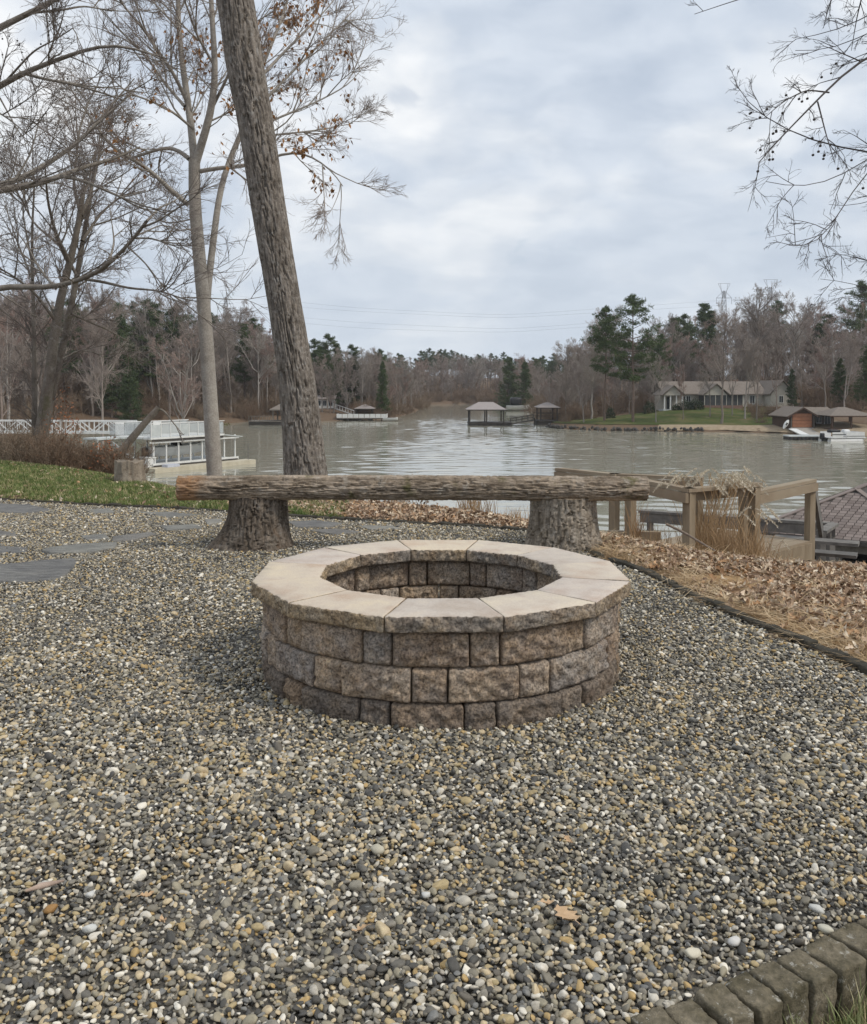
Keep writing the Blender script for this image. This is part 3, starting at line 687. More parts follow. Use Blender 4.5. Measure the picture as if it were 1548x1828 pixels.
bed = drape('planting_bed', BED, M_bed, .008, .3); tag(bed, kind='structure')
CORNER = [(q[0] + .07, q[1] - .10) for q in EDGE_BR] + [(1.8, 2.5), (3, 2.5), (3, .5), (.2, .5), (.1, 1.35)]
corner = drape('grass_verge', CORNER, M_lawn, -.075, .3); tag(corner, kind='structure')

# ---- fallen leaves
def leaf_mesh(seed, lobes, Lf, Wf, curl, roll):
    """lobed leaf, curled across and along, with a stalk"""
    r = np.random.default_rng(seed); n = 15; rows = []
    for i in range(n):
        t = i / (n - 1); env = math.sin(math.pi * min(t * 1.02, 1) ** .8) ** .7
        lob = 1 - .52 * (.5 + .5 * math.cos(t * lobes * 2 * math.pi)) if lobes else 1
        wl = max(Wf * env * lob * (1 + r.normal(0, .08)), .002); wr = max(Wf * env * lob * (1 + r.normal(0, .08)), .002)
        x = (t - .5) * Lf; row = []
        for u in (-1, -.5, 0, .5, 1):
            y = u * (wl if u < 0 else wr); z = curl * (2 * t - 1) ** 2 * Lf * .5 + roll * (abs(u) ** 1.6) * (wl + wr) * .5 + r.normal(0, .0015)
            row.append((x, y, z))
        rows.append(row)
    V = np.array(rows).reshape(-1, 3); ids = np.arange(n * 5).reshape(n, 5)
    q = np.stack([ids[:-1, :-1], ids[1:, :-1], ids[1:, 1:], ids[:-1, 1:]], -1).reshape(-1, 4)
    s0 = len(V); z0 = curl * Lf * .5; V = np.concatenate([V, [(-Lf * .5, -.0012, z0), (-Lf * .5, .0012, z0), (-Lf * .78, .001, z0 * .8), (-Lf * .78, -.001, z0 * .8)]])
    q = np.concatenate([q, [(s0, s0 + 1, s0 + 2, s0 + 3)]]); return V, q
m = Mat('dry_oak_leaf', .75, .3)
LEAFC = [(0, (0.400, 0.285, 0.196)), (.14, (0.525, 0.398, 0.273)), (.3, (0.319, 0.218, 0.147)), (.44, (0.625, 0.503, 0.371)), (.56, (0.450, 0.312, 0.211)), (.7, (0.244, 0.165, 0.119)), (.8, (0.700, 0.596, 0.463)), (.9, (0.475, 0.292, 0.161))]
c = m.rand(LEAFC); c = m.mix(c, m.ramp(m.noise(20, 4, .6, rnd=True), [(.3, (.38, .36, .34)), (.5, (.5, .5, .5)), (.7, (.62, .62, .60))]), .8, 'OVERLAY'); m.color(c); M_leaf = m.m
LEAVES = []
for s in range(7):
    V, q = leaf_mesh(s, [3, 3, 2, 4, 0, 3, 2][s], .105, [.032, .03, .036, .028, .020, .034, .03][s], [.25, -.3, .5, .1, -.55, .7, -.15][s], [.3, .6, -.5, .9, .5, -.7, 1.2][s]); LEAVES.append(mesh_np('leaf_%d' % s, V, q, M_leaf))
def sample_in(poly, dens, seed, dfun=None):
    poly = np.asarray(poly, float); r = np.random.default_rng(seed); lo, hi = poly.min(0), poly.max(0); n = int(dens * np.prod(hi - lo))
    P = r.uniform(lo, hi, (n, 2)); P = P[in_poly(poly, P[:, 0], P[:, 1])]
    P = P[np.abs(P[:, 0]) < .52 * P[:, 1] + .4]
    if dfun is not None: P = P[r.uniform(0, 1, len(P)) < dfun(P)]
    return P
def strew(P, seed, zlo, zhi, tilt, smin, smax, nk):
    r = np.random.default_rng(seed); n = len(P); z = tz(P[:, 0], P[:, 1]) + r.uniform(zlo, zhi, n)
    rot = np.stack([r.normal(0, tilt, n), r.normal(0, tilt, n), r.uniform(0, 6.28, n)], 1); s = r.uniform(smin, smax, n)
    return np.concatenate([P, z[:, None]], 1), rot, np.stack([s, s, s], 1), r.integers(0, nk, n)
LIT_R = [(EDGE_R[0][0] + .05, EDGE_R[0][1] + .12)] + [(q[0] + .07, q[1] + .02) for q in EDGE_R] + [(2.72, 3.4), (6, 3.4), (9, 4), (9, 8), (7, 10.5), (1.5, 10.8), (1.2, 8.6)]
def dens_r(P):
    d = -poly_sd(GRAVEL, P[:, 0], P[:, 1]); e = poly_sd(GRAVEL, P[:, 0], P[:, 1])
    nz = noise3(np.concatenate([P * 1.6, np.zeros((len(P), 1))], 1))
    return np.clip((e - .16 + .34 * nz) / .45, .05, 1)
Pr = sample_in(LIT_R, 1900, 31, dens_r)
LIT_C = [(q[0], q[1] + .06) for q in EDGE_BACK[6:11]] + [(1.35, 8.6), (1.0, 9.6), (.0, 11.0), (-1.2, 11.8), (-3.0, 12.4), (-3.2, 11.2)]
Pc = sample_in(LIT_C, 1300, 32, lambda P: np.clip(.85 - .75 * sstep(-P[:, 0], 1.3, 2.2) * (poly_sd(CREST, P[:, 0], P[:, 1]) < -.1), .06, 1))
Pb = sample_in([(-9, 13.5), (-2.9, 10.3), (-1.4, 11.5), (-8, 19)], 130, 33, lambda P: (poly_sd(CREST, P[:, 0], P[:, 1]) > -.25) * 1.0)
Pl = sample_in(LAWN, 20, 34)
Pe = sample_in([(q[0], q[1] + .02) for q in EDGE_BACK[:6]] + [(q[0], q[1] + .5) for q in EDGE_BACK[:6]][::-1], 60, 35)
PL = np.concatenate([Pr, Pc, Pb, Pl, Pe])
A = strew(PL, 36, .004, .04, .45, .34, .75, 7)
lo_ = scatter('leaf_litter', *A, LEAVES); tag(lo_, 'brown fallen oak leaves strewn thickly over the bank and thinly over the lawn', 'leaf litter', kind='stuff')
# pine needles on the planting bed
def needle_bundle(seed, n=22):
    r = np.random.default_rng(seed); mb = MB()
    for _ in range(n):
        p = r.normal(0, .05, 3) * (1, 1, .08) + (0, 0, .006); a = r.normal(0, .7) + (seed % 3) ; L_ = r.uniform(.10, .19); d = np.array([math.cos(a), math.sin(a), r.normal(0, .10)]); wv = np.array([-d[1], d[0], 0]) * .0016
        e = p + d * L_; mdl = (p + e) / 2 + (0, 0, r.uniform(-.004, .010)); mb.add([p - wv, p + wv, mdl + wv, mdl - wv, e], [(0, 1, 2, 3)], [(3, 2, 4)])
    return mb
m = Mat('dry_pine_needle', .7, .3); m.color(m.rand([(0, (.50, .36, .20)), (.25, (.42, .285, .15)), (.5, (.60, .46, .29)), (.75, (.36, .24, .135))])); M_needle = m.m
NB = [needle_bundle(s).mesh('needle_bundle_%d' % s, M_needle) for s in range(6)]
Pn = sample_in(LIT_R, 420, 41, lambda P: np.clip(1.0 - poly_sd(GRAVEL, P[:, 0], P[:, 1]) * 1.5, .10, 1))
A = strew(Pn, 42, .0, .02, .12, .8, 1.25, 6)
po_ = scatter('pine_straw', *A, NB); tag(po_, 'tan pine needles covering the bed beside the brick edging', 'pine straw', kind='stuff')
# the single leaves on the gravel
M_leaf1 = simple('pale_tan_leaf', (.47, .315, .18), (.60, .42, .26), 25, .75, .2, .003)
V, q = leaf_mesh(90, 3, .075, .036, .10, .12)
p = at_z(1010, 1635, .03); o = link('fallen_leaf', mesh_np('fallen_leaf', V, q, M_leaf1), None, (p[0], p[1], .034), (.12, .05, math.radians(118))); tag(o, 'pale tan lobed oak leaf lying alone on the gravel in the foreground', 'leaf')
V, q = leaf_mesh(91, 2, .035, .010, .4, .5)
p = at_z(976, 1620, .02); o = link('fallen_leaf', mesh_np('fallen_leaf', V, q, M_leaf1), None, (p[0], p[1], .030), (.1, .15, math.radians(20))); tag(o, 'small curled tan leaf scrap beside the lone oak leaf', 'leaf')

for px, py, rz, sz, lab in [(642, 1668, 200, .038, 'small reddish curled leaf low in the middle of the gravel'), (262, 1605, 40, .034, 'tiny tan leaf scrap in the left foreground gravel'), (1016, 1507, 300, .034, 'little tan leaf bit on the gravel below the pit, right side'), (290, 1650, 120, .030, 'crumpled pale leaf bit left of the reddish curled leaf')]:
    V, q = leaf_mesh(px, 3, sz, sz * .32, .4, .5); p = at_z(px, py, .02); o = link('fallen_leaf', mesh_np('fallen_leaf', V, q, M_leaf1), None, (p[0], p[1], .028), (.15, .12, math.radians(rz))); tag(o, lab, 'leaf')
# ---- grass
m = Mat('grass_blade', .6, .3); m.color(m.rand([(0, (0.102, 0.150, 0.038)), (.25, (0.144, 0.198, 0.054)), (.5, (0.192, 0.216, 0.072)), (.7, (0.336, 0.300, 0.132)), (.82, (0.120, 0.168, 0.048)), (.90, (0.504, 0.420, 0.240))])); M_grass = m.m
m = Mat('grass_blade_near', .6, .3); m.color(m.rand([(0, (.11, .15, .045)), (.25, (.16, .19, .07)), (.45, (.40, .34, .18)), (.65, (.22, .24, .10)), (.8, (.46, .40, .24))])); M_grass2 = m.m
def tuft(seed, n, hgt, spread, wd, mat):
    r = np.random.default_rng(seed); mb = MB()
    for _ in range(n):
        b = np.array([r.normal(0, spread), r.normal(0, spread), 0]); a = r.uniform(0, 6.28); h = hgt * r.uniform(.5, 1.15); ln = r.uniform(.1, .8) * h
        d = np.array([math.cos(a), math.sin(a), 0]); wv = np.array([-d[1], d[0], 0]) * wd
        p1 = b + d * ln * .3 + (0, 0, h * .6); p2 = b + d * ln + (0, 0, h * .95)
        mb.add([b - wv, b + wv, p1 + wv * .8, p1 - wv * .8, p2], [(0, 1, 2, 3)], [(3, 2, 4)])
    return mb.mesh('grass_tuft_%d' % seed, mat)
TU = [tuft(s, 16, .05, .022, .0022, M_grass) for s in range(5)]
Pg = sample_in(LAWN, 620, 51)
A = strew(Pg, 52, .0, .004, .1, .7, 1.35, 5); go_ = scatter('lawn_grass', *A, TU); tag(go_, 'short winter grass of the lawn sloping up at left', 'grass', kind='stuff')
TU2 = [tuft(s + 20, 12, .075, .014, .0011, M_grass2) for s in range(5)]
Pg = sample_in([(q[0] + .10, q[1] - .10) for q in EDGE_BR] + [(1.6, 2.2), (1.7, 1.2), (.3, 1.2)], 1500, 53)
r_ = np.random.default_rng(5); Pg = Pg[r_.uniform(0, 1, len(Pg)) < np.clip(.65 + noise3(np.concatenate([Pg * 7, np.zeros((len(Pg), 1))], 1)), .1, 1)]
A = strew(Pg, 54, -.085, -.08, .15, .6, 1.3, 5); gv_ = scatter('verge_grass', *A, TU2); tag(gv_, 'half-dry grass outside the concrete edging blocks at lower right', 'grass', kind='stuff')

# ================================================================== TIMBER STAIRWAY DOWN TO THE WATER
m = Mat('treated_timber', .85, .2); f = m.noise(6, 4, .6, (1, 1, .25), rnd=True)
c = m.ramp(f, [(.3, (.205, .158, .105)), (.5, (.27, .215, .15)), (.7, (.32, .265, .195))]); c = m.mix(c, m.ramp(m.noise(30, 4, .7, (3, 3, .12), rnd=True), [(.3, (.36, .35, .34)), (.5, (.5, .5, .5)), (.7, (.64, .64, .63))]), .7, 'OVERLAY'); m.color(c); m.bump(m.noise(40, 4, .6, (3, 3, .2)), .3, .004); M_tim = m.m
m = Mat('treated_board', .85, .2); c = m.ramp(m.noise(4, 4, .6, (.4, .4, 1), rnd=True), [(.3, (.22, .17, .115)), (.5, (.285, .225, .16)), (.7, (.33, .275, .20))]); m.color(c); m.bump(m.noise(50, 3, .6), .2, .003); M_board = m.m
M_grey_board = simple('grey_weathered_board', (.13, .12, .11), (.23, .215, .195), 8, .9, .3, .004)
st = thing('timber_stairway', 'weathered timber stairway with landings and handrails behind the bench', 'stairway', (3.2, 9.8, -.5))
STO = np.array([3.2, 9.8, -.5])
class Part(MB):
    pass
def part(name, mat, f, root=st, org=STO, smooth=False):
    mb = MB(); f(mb)
    for v in mb.V: v -= org
    return mb.build(name, mat, root, smooth)
def post(px, d, ztop, zbot, yaw=.5, sz=.09, mat=None):
    x = (px - CX) / F * d
    def f(mb):
        c, s_ = math.cos(yaw), math.sin(yaw); h = sz / 2
        pts = [(x + c * i * h - s_ * j * h, d + s_ * i * h + c * j * h, zbot) for i, j in ((-1, -1), (1, -1), (1, 1), (-1, 1))]
        mb.prism(pts, (0, 0, ztop - zbot))
    part('post', mat or M_tim, f); return np.array([x, d, ztop])
def zy(py, d): return at_y(774, py, d)[2]
Z1 = zy(866, 9.25)
P3 = post(1232, 9.0, Z1 - .04, -.75, .62); P5 = post(1349, 9.5, Z1 - .04, -1.1, .62)
P2 = post(1127, 10.1, Z1 - .04, -1.0, .62); P1 = post(1098, 10.5, Z1 - .04, -1.0, .62); P0 = post(1003, 11.2, Z1 - .04, -1.4, .62)
P3b = post(1247, 10.1, Z1 - .04, -1.2, .62); 
def rail(a, b, capw=.115, side=.10, side_off=0.0, ext=.06, mat=None, name='handrail'):
    a = np.array(a, float); b = np.array(b, float); d = (b - a) / np.linalg.norm(b - a); a = a - d * ext; b = b + d * ext
    part(name, mat or M_board, lambda mb: mb.bar(a + (0, 0, .02), b + (0, 0, .02), capw, .038))
    nx = np.cross(d, (0, 0, 1)); nx /= np.linalg.norm(nx)
    part('rail_board', mat or M_board, lambda mb: mb.bar(a + nx * side_off + (0, 0, -.055), b + nx * side_off + (0, 0, -.055), .036, side))
rail(P2, P3, side_off=.062); rail(P3, P5, side_off=-.062); rail(P1, P3b, side_off=.062); rail(P0, P1, side_off=.05); 
# lower landing with deck boards
Z2 = zy(879, 10.2); ZD = zy(988, 10.2)
P4 = post(1331, 10.0, Z2 - .02, -1.5, .45); P6 = post(1449, 11.1, Z2 + .02, -1.75, .45)
rail(P4, P6, side_off=.06, ext=.05)
dv = P6[:2] - P4[:2]; Ld = np.hypot(*dv); dv = dv / Ld; nv = np.array([-dv[1], dv[0]])
o0 = P4[:2] - nv * .03 - dv * .35; LL = Ld + .32
for k in range(9):
    a = o0 + nv * (.07 + k * .145)
    part('deck_board', M_board, lambda mb: mb.bar((*a, ZD - .02 + .002 * (k % 2)), (*(a + dv * LL), ZD - .02 + .002 * (k % 2)), .138, .038))
part('fascia_board', M_tim, lambda mb: mb.bar((*(o0 + nv * .0), ZD - .13), (*(o0 + dv * LL), ZD - .13), .04, .20))
part('fascia_board', M_tim, lambda mb: mb.bar((*(o0 + dv * LL), ZD - .13), (*(o0 + dv * LL + nv * 1.3), ZD - .13), .04, .20))
# joist in shade under the landing
part('joist', M_grey_board, lambda mb: mb.bar((*(o0 + nv * .6), ZD - .15), (*(o0 + dv * LL + nv * .6), ZD - .15), .04, .18))
# flight from the landing down to the dock walkway
P7 = post(1470, 12.3, zy(950, 12.3), -3.2, .2, .09, M_grey_board); P8 = post(1487, 13.2, zy(934, 13.2), -3.6, .2, .09, M_grey_board)
part('stair_rail', M_grey_board, lambda mb: mb.bar(P6 + (.06, .05, -.05), P7 + (.0, .0, -.02), .05, .16))
for k in range(6):
    t = (k + .5) / 6; c_ = np.array([P6[0] + .25, P6[1] + .4, ZD]) * (1 - t) + np.array([P7[0] + .45, P7[1] + 1.3, ZD - 1.3]) * t
    part('stair_tread', M_grey_board, lambda mb: mb.bar(c_ + (-.45, .25, 0), c_ + (.45, -.25, 0), .27, .04))
ZW = zy(932, 13.4)
Wl = at_y(1142, 926, 14.6); Wr = at_y(1489, 930, 13.2); Wl[2] = ZW; Wr[2] = ZW
part('handrail', M_grey_board, lambda mb: mb.bar(Wl, Wr, .16, .04)); part('rail_board', M_grey_board, lambda mb: mb.bar(Wl + (0, -.05, -.10), Wr + (0, -.05, -.10), .04, .15))
part('handrail', M_grey_board, lambda mb: mb.bar(Wr, P7, .14, .04))
for t in (.06, .35, .62, .88):
    c_ = Wl * (1 - t) + Wr * t
    part('post', M_grey_board, lambda mb: mb.box(c_[0] - .045, c_[0] + .045, c_[1] - .045, c_[1] + .045, -4.2, c_[2] - .02))
# dark walkway deck under that rail
part('walkway_deck', M_grey_board, lambda mb: mb.bar(Wl + (0, .6, -1.25), Wr + (0, .6, -1.25), 1.3, .06))
# short beam at ground level between the upper posts
part('sill_beam', M_board, lambda mb: mb.bar(at_y(1085, 955, 10.2), at_y(1180, 957, 10.0), .09, .10))

# ---- boathouse whose shingled roof rises behind the stairway
bh = thing('boathouse', 'boathouse with brown shingled hip roof on the near shore at right', 'boathouse', (11, 25, WATER))
BHO = np.array([11, 25, WATER]); e2 = np.array([.6, .8]); e1 = np.array([.8, -.6])
A_ = at_y(1529, 873, 25.0); ZR = A_[2]; ZE = ZR - 1.1; H_ = 2.3; RL = 1.6
def BP(u, v, z): return np.array([A_[0] + e1[0] * u + e2[0] * v, A_[1] + e1[1] * u + e2[1] * v, z])
FL, FR, BL, BR = BP(-H_, -H_, ZE), BP(H_, -H_, ZE), BP(-H_, RL + H_, ZE), BP(H_, RL + H_, ZE); RA, RB = BP(0, 0, ZR), BP(0, RL, ZR)
M_roofbase = simple('roof_felt', (.06, .052, .048), (.10, .09, .082), 10, .95)
M_shing = Mat('asphalt_shingle', .9, .2); M_shing.color(M_shing.mix(M_shing.rand([(0, (.185, .150, .135)), (.25, (.235, .195, .175)), (.5, (.20, .165, .15)), (.75, (.26, .215, .195))]), M_shing.ramp(M_shing.noise(60, 3, .7), [(.3, (.4, .4, .4)), (.7, (.6, .6, .6))]), .6, 'OVERLAY')); M_shing = M_shing.m
def bpart(name, mat, f, smooth=False): return part(name, mat, f, bh, BHO, smooth)
roof = bpart('roof', M_roofbase, lambda mb: (mb.poly([FL, FR, RA]), mb.poly([BL, FL, RA, RB]), mb.poly([FR, BR, RB, RA]), mb.poly([BR, BL, RB])))
def shingle_face(a, b, c, d, wd, ht, cap, first):
    """face a-b along the eave, d above a, c above b; courses of single shingles"""
    a, b, c, d = (np.array(q, float) for q in (a, b, c, d)); eav = (b - a) / np.linalg.norm(b - a); nrm = np.cross(b - a, d - a); nrm /= np.linalg.norm(nrm)
    if nrm[2] < 0: nrm = -nrm
    upv = np.cross(nrm, eav); 
    if upv[2] < 0: upv = -upv
    Hs = np.dot(d - a, upv); nrow = int(Hs / ht); pos = []
    for r in range(nrow):
        t = (r + .5) / nrow; lo = np.dot(a * (1 - t) + d * t - a, eav); hi = np.dot(b * (1 - t) + c * t - a, eav)
        x = lo + (wd / 2 if r % 2 else 0)
        while x + wd * .4 < hi:
            pos.append((x + wd / 2, (r + .5) * ht)); x += wd
    bm_ = MB(); bm_.box(-wd / 2 + .011, wd / 2 - .011, -ht * .5 + .012, ht * .5, .004, .020); one = bm_.mesh('shingle', M_shing)
    Mx = Matrix(((eav[0], upv[0], nrm[0], 0), (eav[1], upv[1], nrm[1], 0), (eav[2], upv[2], nrm[2], 0), (0, 0, 0, 1)))
    pos.sort(key=lambda q: q[1]); rest = MB(); cnt = first
    for x, y in pos:
        w_ = a + eav * x + upv * y - BHO
        vis = cnt < cap
        if vis:
            o = link('shingle', one, roof); o.matrix_local = Matrix.Translation(w_) @ Mx; cnt += 1
        else:
            v = np.array([(-wd / 2 + .006, -ht * .5, .012), (wd / 2 - .006, -ht * .5, .012), (wd / 2 - .006, ht * .5, .006), (-wd / 2 + .006, ht * .5, .006), (-wd / 2 + .006, -ht * .5, .0), (wd / 2 - .006, -ht * .5, .0)])
            rest.add(w_ + v[:, :1] * eav + v[:, 1:2] * upv + v[:, 2:] * nrm + eav * x * 0, [(0, 1, 2, 3), (4, 5, 1, 0)])
    if rest.n: o = rest.build('shingle_field', M_shing, roof); o['kind'] = 'stuff'
    return cnt
c1_ = shingle_face(FL, FR, RA, RA, .20, .135, 300, 0)
shingle_face(BL, FL, RA, RB, .20, .135, 0, 0)
for a, b in ((FL, RA), (FR, RA), (RA, RB), (BL, RB)): bpart('ridge_cap', M_shing, lambda mb: mb.bar(np.array(a) + (0, 0, .02), np.array(b) + (0, 0, .02), .16, .03))
M_gut = simple('dark_gutter', (.05, .045, .042), (.09, .08, .075), 6, .5)
for a, b in ((FL, FR), (FL, BL), (FR, BR)): bpart('gutter', M_gut, lambda mb: mb.bar(a + (0, 0, -.06), b + (0, 0, -.06), .12, .12)); bpart('beam', M_grey_board, lambda mb: mb.bar(a * .97 + b * .03 + (0, 0, -.25) + .25 * np.array([*e2, 0]), a * .03 + b * .97 + (0, 0, -.25) + .25 * np.array([*e2, 0]), .10, .20))
for u, v in ((-H_ + .3, -H_ + .3), (0, -H_ + .3), (H_ - .3, -H_ + .3), (-H_ + .3, 1.5), (-H_ + .3, RL + H_ - .3), (H_ - .3, 1.5)):
    q0 = BP(u, v, 0); bpart('post', M_grey_board, lambda mb: mb.box(q0[0] - .07, q0[0] + .07, q0[1] - .07, q0[1] + .07, WATER - 1, ZE - .14))
for k in range(12):
    a = BP(-H_ - .9, -H_ - .8 + k * .15, WATER + .55); b = BP(H_, -H_ - .8 + k * .15, WATER + .55); bpart('deck_board', M_grey_board, lambda mb: mb.bar(a, b, .14, .04))
# pontoon boat moored under it
pb_ = thing('pontoon_boat', 'dark covered pontoon boat moored under the near boathouse roof', 'boat', (*BP(.2, .6, WATER)[:2], WATER), math.atan2(e2[1], e2[0]))
M_white = simple('white_gelcoat', (.58, .58, .57), (.70, .70, .69), 2, .35); M_dk = simple('dark_vinyl', (.018, .018, .020), (.035, .035, .038), 5, .45); M_alu = simple('aluminium', (.34, .35, .36), (.46, .47, .48), 6, .35)
for s_ in (-1, 1):
    mb = MB(); mb.tube([(-3.1, s_ * .85, .12), (2.6, s_ * .85, .12), (3.1, s_ * .85, .3)], [.30, .30, .06], 12); mb.build('pontoon', M_alu, pb_, True)
mb = MB(); mb.box(-3.0, 2.9, -1.2, 1.2, .42, .50); mb.build('deck', M_alu, pb_)
mb = MB(); mb.box(-2.6, 2.6, -1.18, -1.12, .5, 1.1).box(-2.6, 2.6, 1.12, 1.18, .5, 1.1).box(2.55, 2.6, -1.1, 1.1, .5, 1.1); mb.build('fence_panel', M_white, pb_)
mb = MB(); p_, Q_, V_ = round_box(2.4, 1.05, .42, (6, 4, 3), .2); mb.add(p_ + (0, 0, 1.0), Q_); mb.build('cover', M_dk, pb_, True)
mb = MB(); p_, Q_, V_ = round_box(.25, .22, .38, (3, 3, 4), .1); mb.add(p_ + (-3.35, 0, .75), Q_); mb.box(-3.45, -3.2, -.08, .08, -.5, .4); mb.build('outboard_motor', M_dk, pb_, True)

# ================================================================== DRY GRASSES, STICK, OLD STUMP
m = Mat('dry_grass_straw', .7, .3); m.color(m.rand([(0, (.36, .235, .125)), (.4, (.42, .29, .165)), (.7, (.30, .185, .095))], 'LINEAR')); M_straw = m.m
M_plume = simple('pale_seed_plume', (.62, .54, .41), (.78, .71, .58), 30, .9)
def dry_grass(label, x, y, z, hgt, n, spread, plumes, seed, name='ornamental_grass'):
    r = np.random.default_rng(seed); root = thing(name, label, 'grass', (x, y, z), 0, 'dry grass clumps on the bank'); mb = MB(); pm = MB()
    for k in range(n):
        b = np.array([r.normal(0, spread), r.normal(0, spread), 0]); a = r.uniform(0, 6.28); h = hgt * r.uniform(.35, .8); ln = h * r.uniform(.05, .5); d = np.array([math.cos(a), math.sin(a), 0]); wv = np.array([r.uniform(.6, 1), r.uniform(-.5, .5), 0]) * .0038
        t = np.linspace(0, 1, 4)[:, None]; pts = b + d * ln * t ** 2 + np.array([0, 0, 1.]) * h * (t - .18 * t ** 3 * (ln / h)); v = np.stack([pts - wv * (1 - .8 * t), pts + wv * (1 - .8 * t)], 1).reshape(-1, 3)
        mb.add(v, [(2 * i, 2 * i + 1, 2 * i + 3, 2 * i + 2) for i in range(3)])
    for k in range(plumes):
        b = np.array([r.normal(0, spread), r.normal(0, spread), 0]); a = r.uniform(-.7, .7) + (0 if r.random() < .8 else 3); h = hgt * r.uniform(.8, 1.0); ln = h * r.uniform(.08, .3); d = np.array([math.cos(a), math.sin(a), 0])
        t = np.linspace(0, 1, 5)[:, None]; pts = b + d * ln * t ** 2 + np.array([0, 0, 1.]) * h * t; wv = np.array([.0028, 0, 0]); v = np.stack([pts - wv, pts + wv], 1).reshape(-1, 3)
        mb.add(v, [(2 * i, 2 * i + 1, 2 * i + 3, 2 * i + 2) for i in range(4)])
        tip = pts[-1]; L_ = r.uniform(.12, .2)
        for j in range(70):
            u = r.uniform(0, 1); c_ = tip + d * L_ * u * .8 + np.array([0, 0, -.35 * L_ * u * u - .02 + .06 * (1 - u)]); dd = r.normal(0, 1, 3) * (1, 1, .6) + d * .8; dd = dd / np.linalg.norm(dd) * r.uniform(.012, .035) * (1.1 - abs(u - .5)); w2 = np.cross(dd, (0, 1, .2)); w2 = w2 / np.linalg.norm(w2) * .0055
            pm.add([c_ - w2, c_ + w2, c_ + dd], None, [(0, 1, 2)])
    mb.build('blades', M_straw, root)
    if plumes: pm.build('plumes', M_plume, root)
def gpos(px, d): x = (px - CX) / F * d; return x, d, tz1(x, d)
for (px, d, h, n, sp, pl, lab) in [(1272, 9.25, 1.0, 320, .13, 62, 'tall dry ornamental grass with pale nodding plumes between the stair posts'), (1300, 8.9, .62, 230, .10, 0, 'dense rusty grass clump in front of the stair rail'), (1345, 8.75, .60, 190, .09, 8, 'rusty dry grass clump below the corner post'),
                                  (1392, 9.3, .42, 90, .09, 2, 'thin dry grass in front of the landing fascia'), (1180, 9.4, .45, 70, .10, 0, 'sparse dry stalks beside the ground beam'), (1138, 9.2, .75, 50, .05, 0, 'dark dry stalks close to the log bench end')]:
    dry_grass(lab, *gpos(px, d), h, n, sp, pl, px)
for (px, d, h, n, lab) in [(710, 10.6, .42, 90, 'dry grass tuft on the bank under the middle of the log'), (840, 9.7, .5, 110, 'straw coloured tuft near the shore right of the log middle'), (872, 9.6, .45, 30, 'few thin straw stalks beside the straw coloured tuft'), (665, 10.8, .4, 50, 'low tan tuft on the bank below the leaning oak'), (920, 8.9, .22, 60, 'short bright tuft on the bank beside the grey stump')]:
    dry_grass(lab, *gpos(px, d), h, n, .07, 0, px)
mb = MB(); pts = [at_y(1190, 936, 8.6), at_y(1212, 946, 8.5), at_y(1232, 957, 8.3), at_y(1262, 975, 7.9), at_y(1300, 996, 7.5)]
pts = [(q[0], q[1], max(q[2], tz1(q[0], q[1]) + .04)) for q in pts]
sk = mb.tube(pts, [.012, .013, .012, .010, .005], 7).build('fallen_branch', simple('stick_bark', (.16, .12, .09), (.27, .21, .165), 20, .9), smooth=True); tag(sk, 'thin bare stick leaning out of the leaf bank by the stairway', 'branch')

# ================================================================== TREES
def nrm_(v): return v / (np.linalg.norm(v, axis=-1, keepdims=True) + 1e-12)
def spawn(P, R, cnt, t0, t1, ang, length, k, wig, grav, rk, rtip, g, rel=True, per_m=False, bias=None):
    """children of the branches P (n,K,3): returns (m,k+1,3), (m,k+1)"""
    n, K, _ = P.shape; Lp = np.linalg.norm(np.diff(P, axis=1), axis=2).sum(1)
    c = np.maximum(1, np.round(cnt * Lp * g.uniform(.8, 1.2, n))).astype(int) if per_m else np.maximum(1, np.round(cnt * g.uniform(.75, 1.25, n))).astype(int)
    pi = np.repeat(np.arange(n), c); m_ = len(pi); t = g.uniform(t0, t1, m_); f = t * (K - 1); i = np.minimum(f.astype(int), K - 2); w_ = (f - i)[:, None]
    st_ = P[pi, i] * (1 - w_) + P[pi, i + 1] * w_; tan = nrm_(P[pi, i + 1] - P[pi, i]); rad = R[pi, i] * (1 - w_[:, 0]) + R[pi, i + 1] * w_[:, 0]
    v = g.normal(size=(m_, 3))
    if bias is not None: v += bias
    v -= (v * tan).sum(1, keepdims=True) * tan; v = nrm_(v); a = g.uniform(*ang, m_)[:, None]
    d = np.cos(a) * tan + np.sin(a) * v
    Ln = (Lp[pi] * (1 - .5 * t) if rel else 1.0) * g.uniform(length[0], length[1], m_)
    pts = [st_]
    for j in range(k):
        d = nrm_(d + g.normal(0, wig, (m_, 3)) + np.array([0, 0, grav])); pts.append(pts[-1] + d * (Ln / k)[:, None])
    rs = np.maximum(np.minimum(rad * .72, rk * Ln), rtip * 1.15); rr = rs[:, None] * (1 - np.linspace(0, 1, k + 1)[None]) ** .8 + rtip
    return np.stack(pts, 1), np.minimum(rr, rs[:, None] * 1.0 + rtip)
def resample(pts, k, sm=True):
    pts = np.asarray(pts, float); s = np.concatenate([[0], np.cumsum(np.linalg.norm(np.diff(pts, axis=0), axis=1))]); t = np.linspace(0, s[-1], k)
    out_ = np.stack([np.interp(t, s, pts[:, j]) for j in range(pts.shape[1])], 1)
    if sm:
        for _ in range(2): out_[1:-1] = out_[1:-1] * .5 + (out_[:-2] + out_[2:]) * .25
    return out_
def tube_mesh(name, lst, mat, smooth=True):
    mb = MB()
    for P, R, s in lst: mb.add(*tubes(P, R, s))
    return mb.mesh(name, mat, smooth)

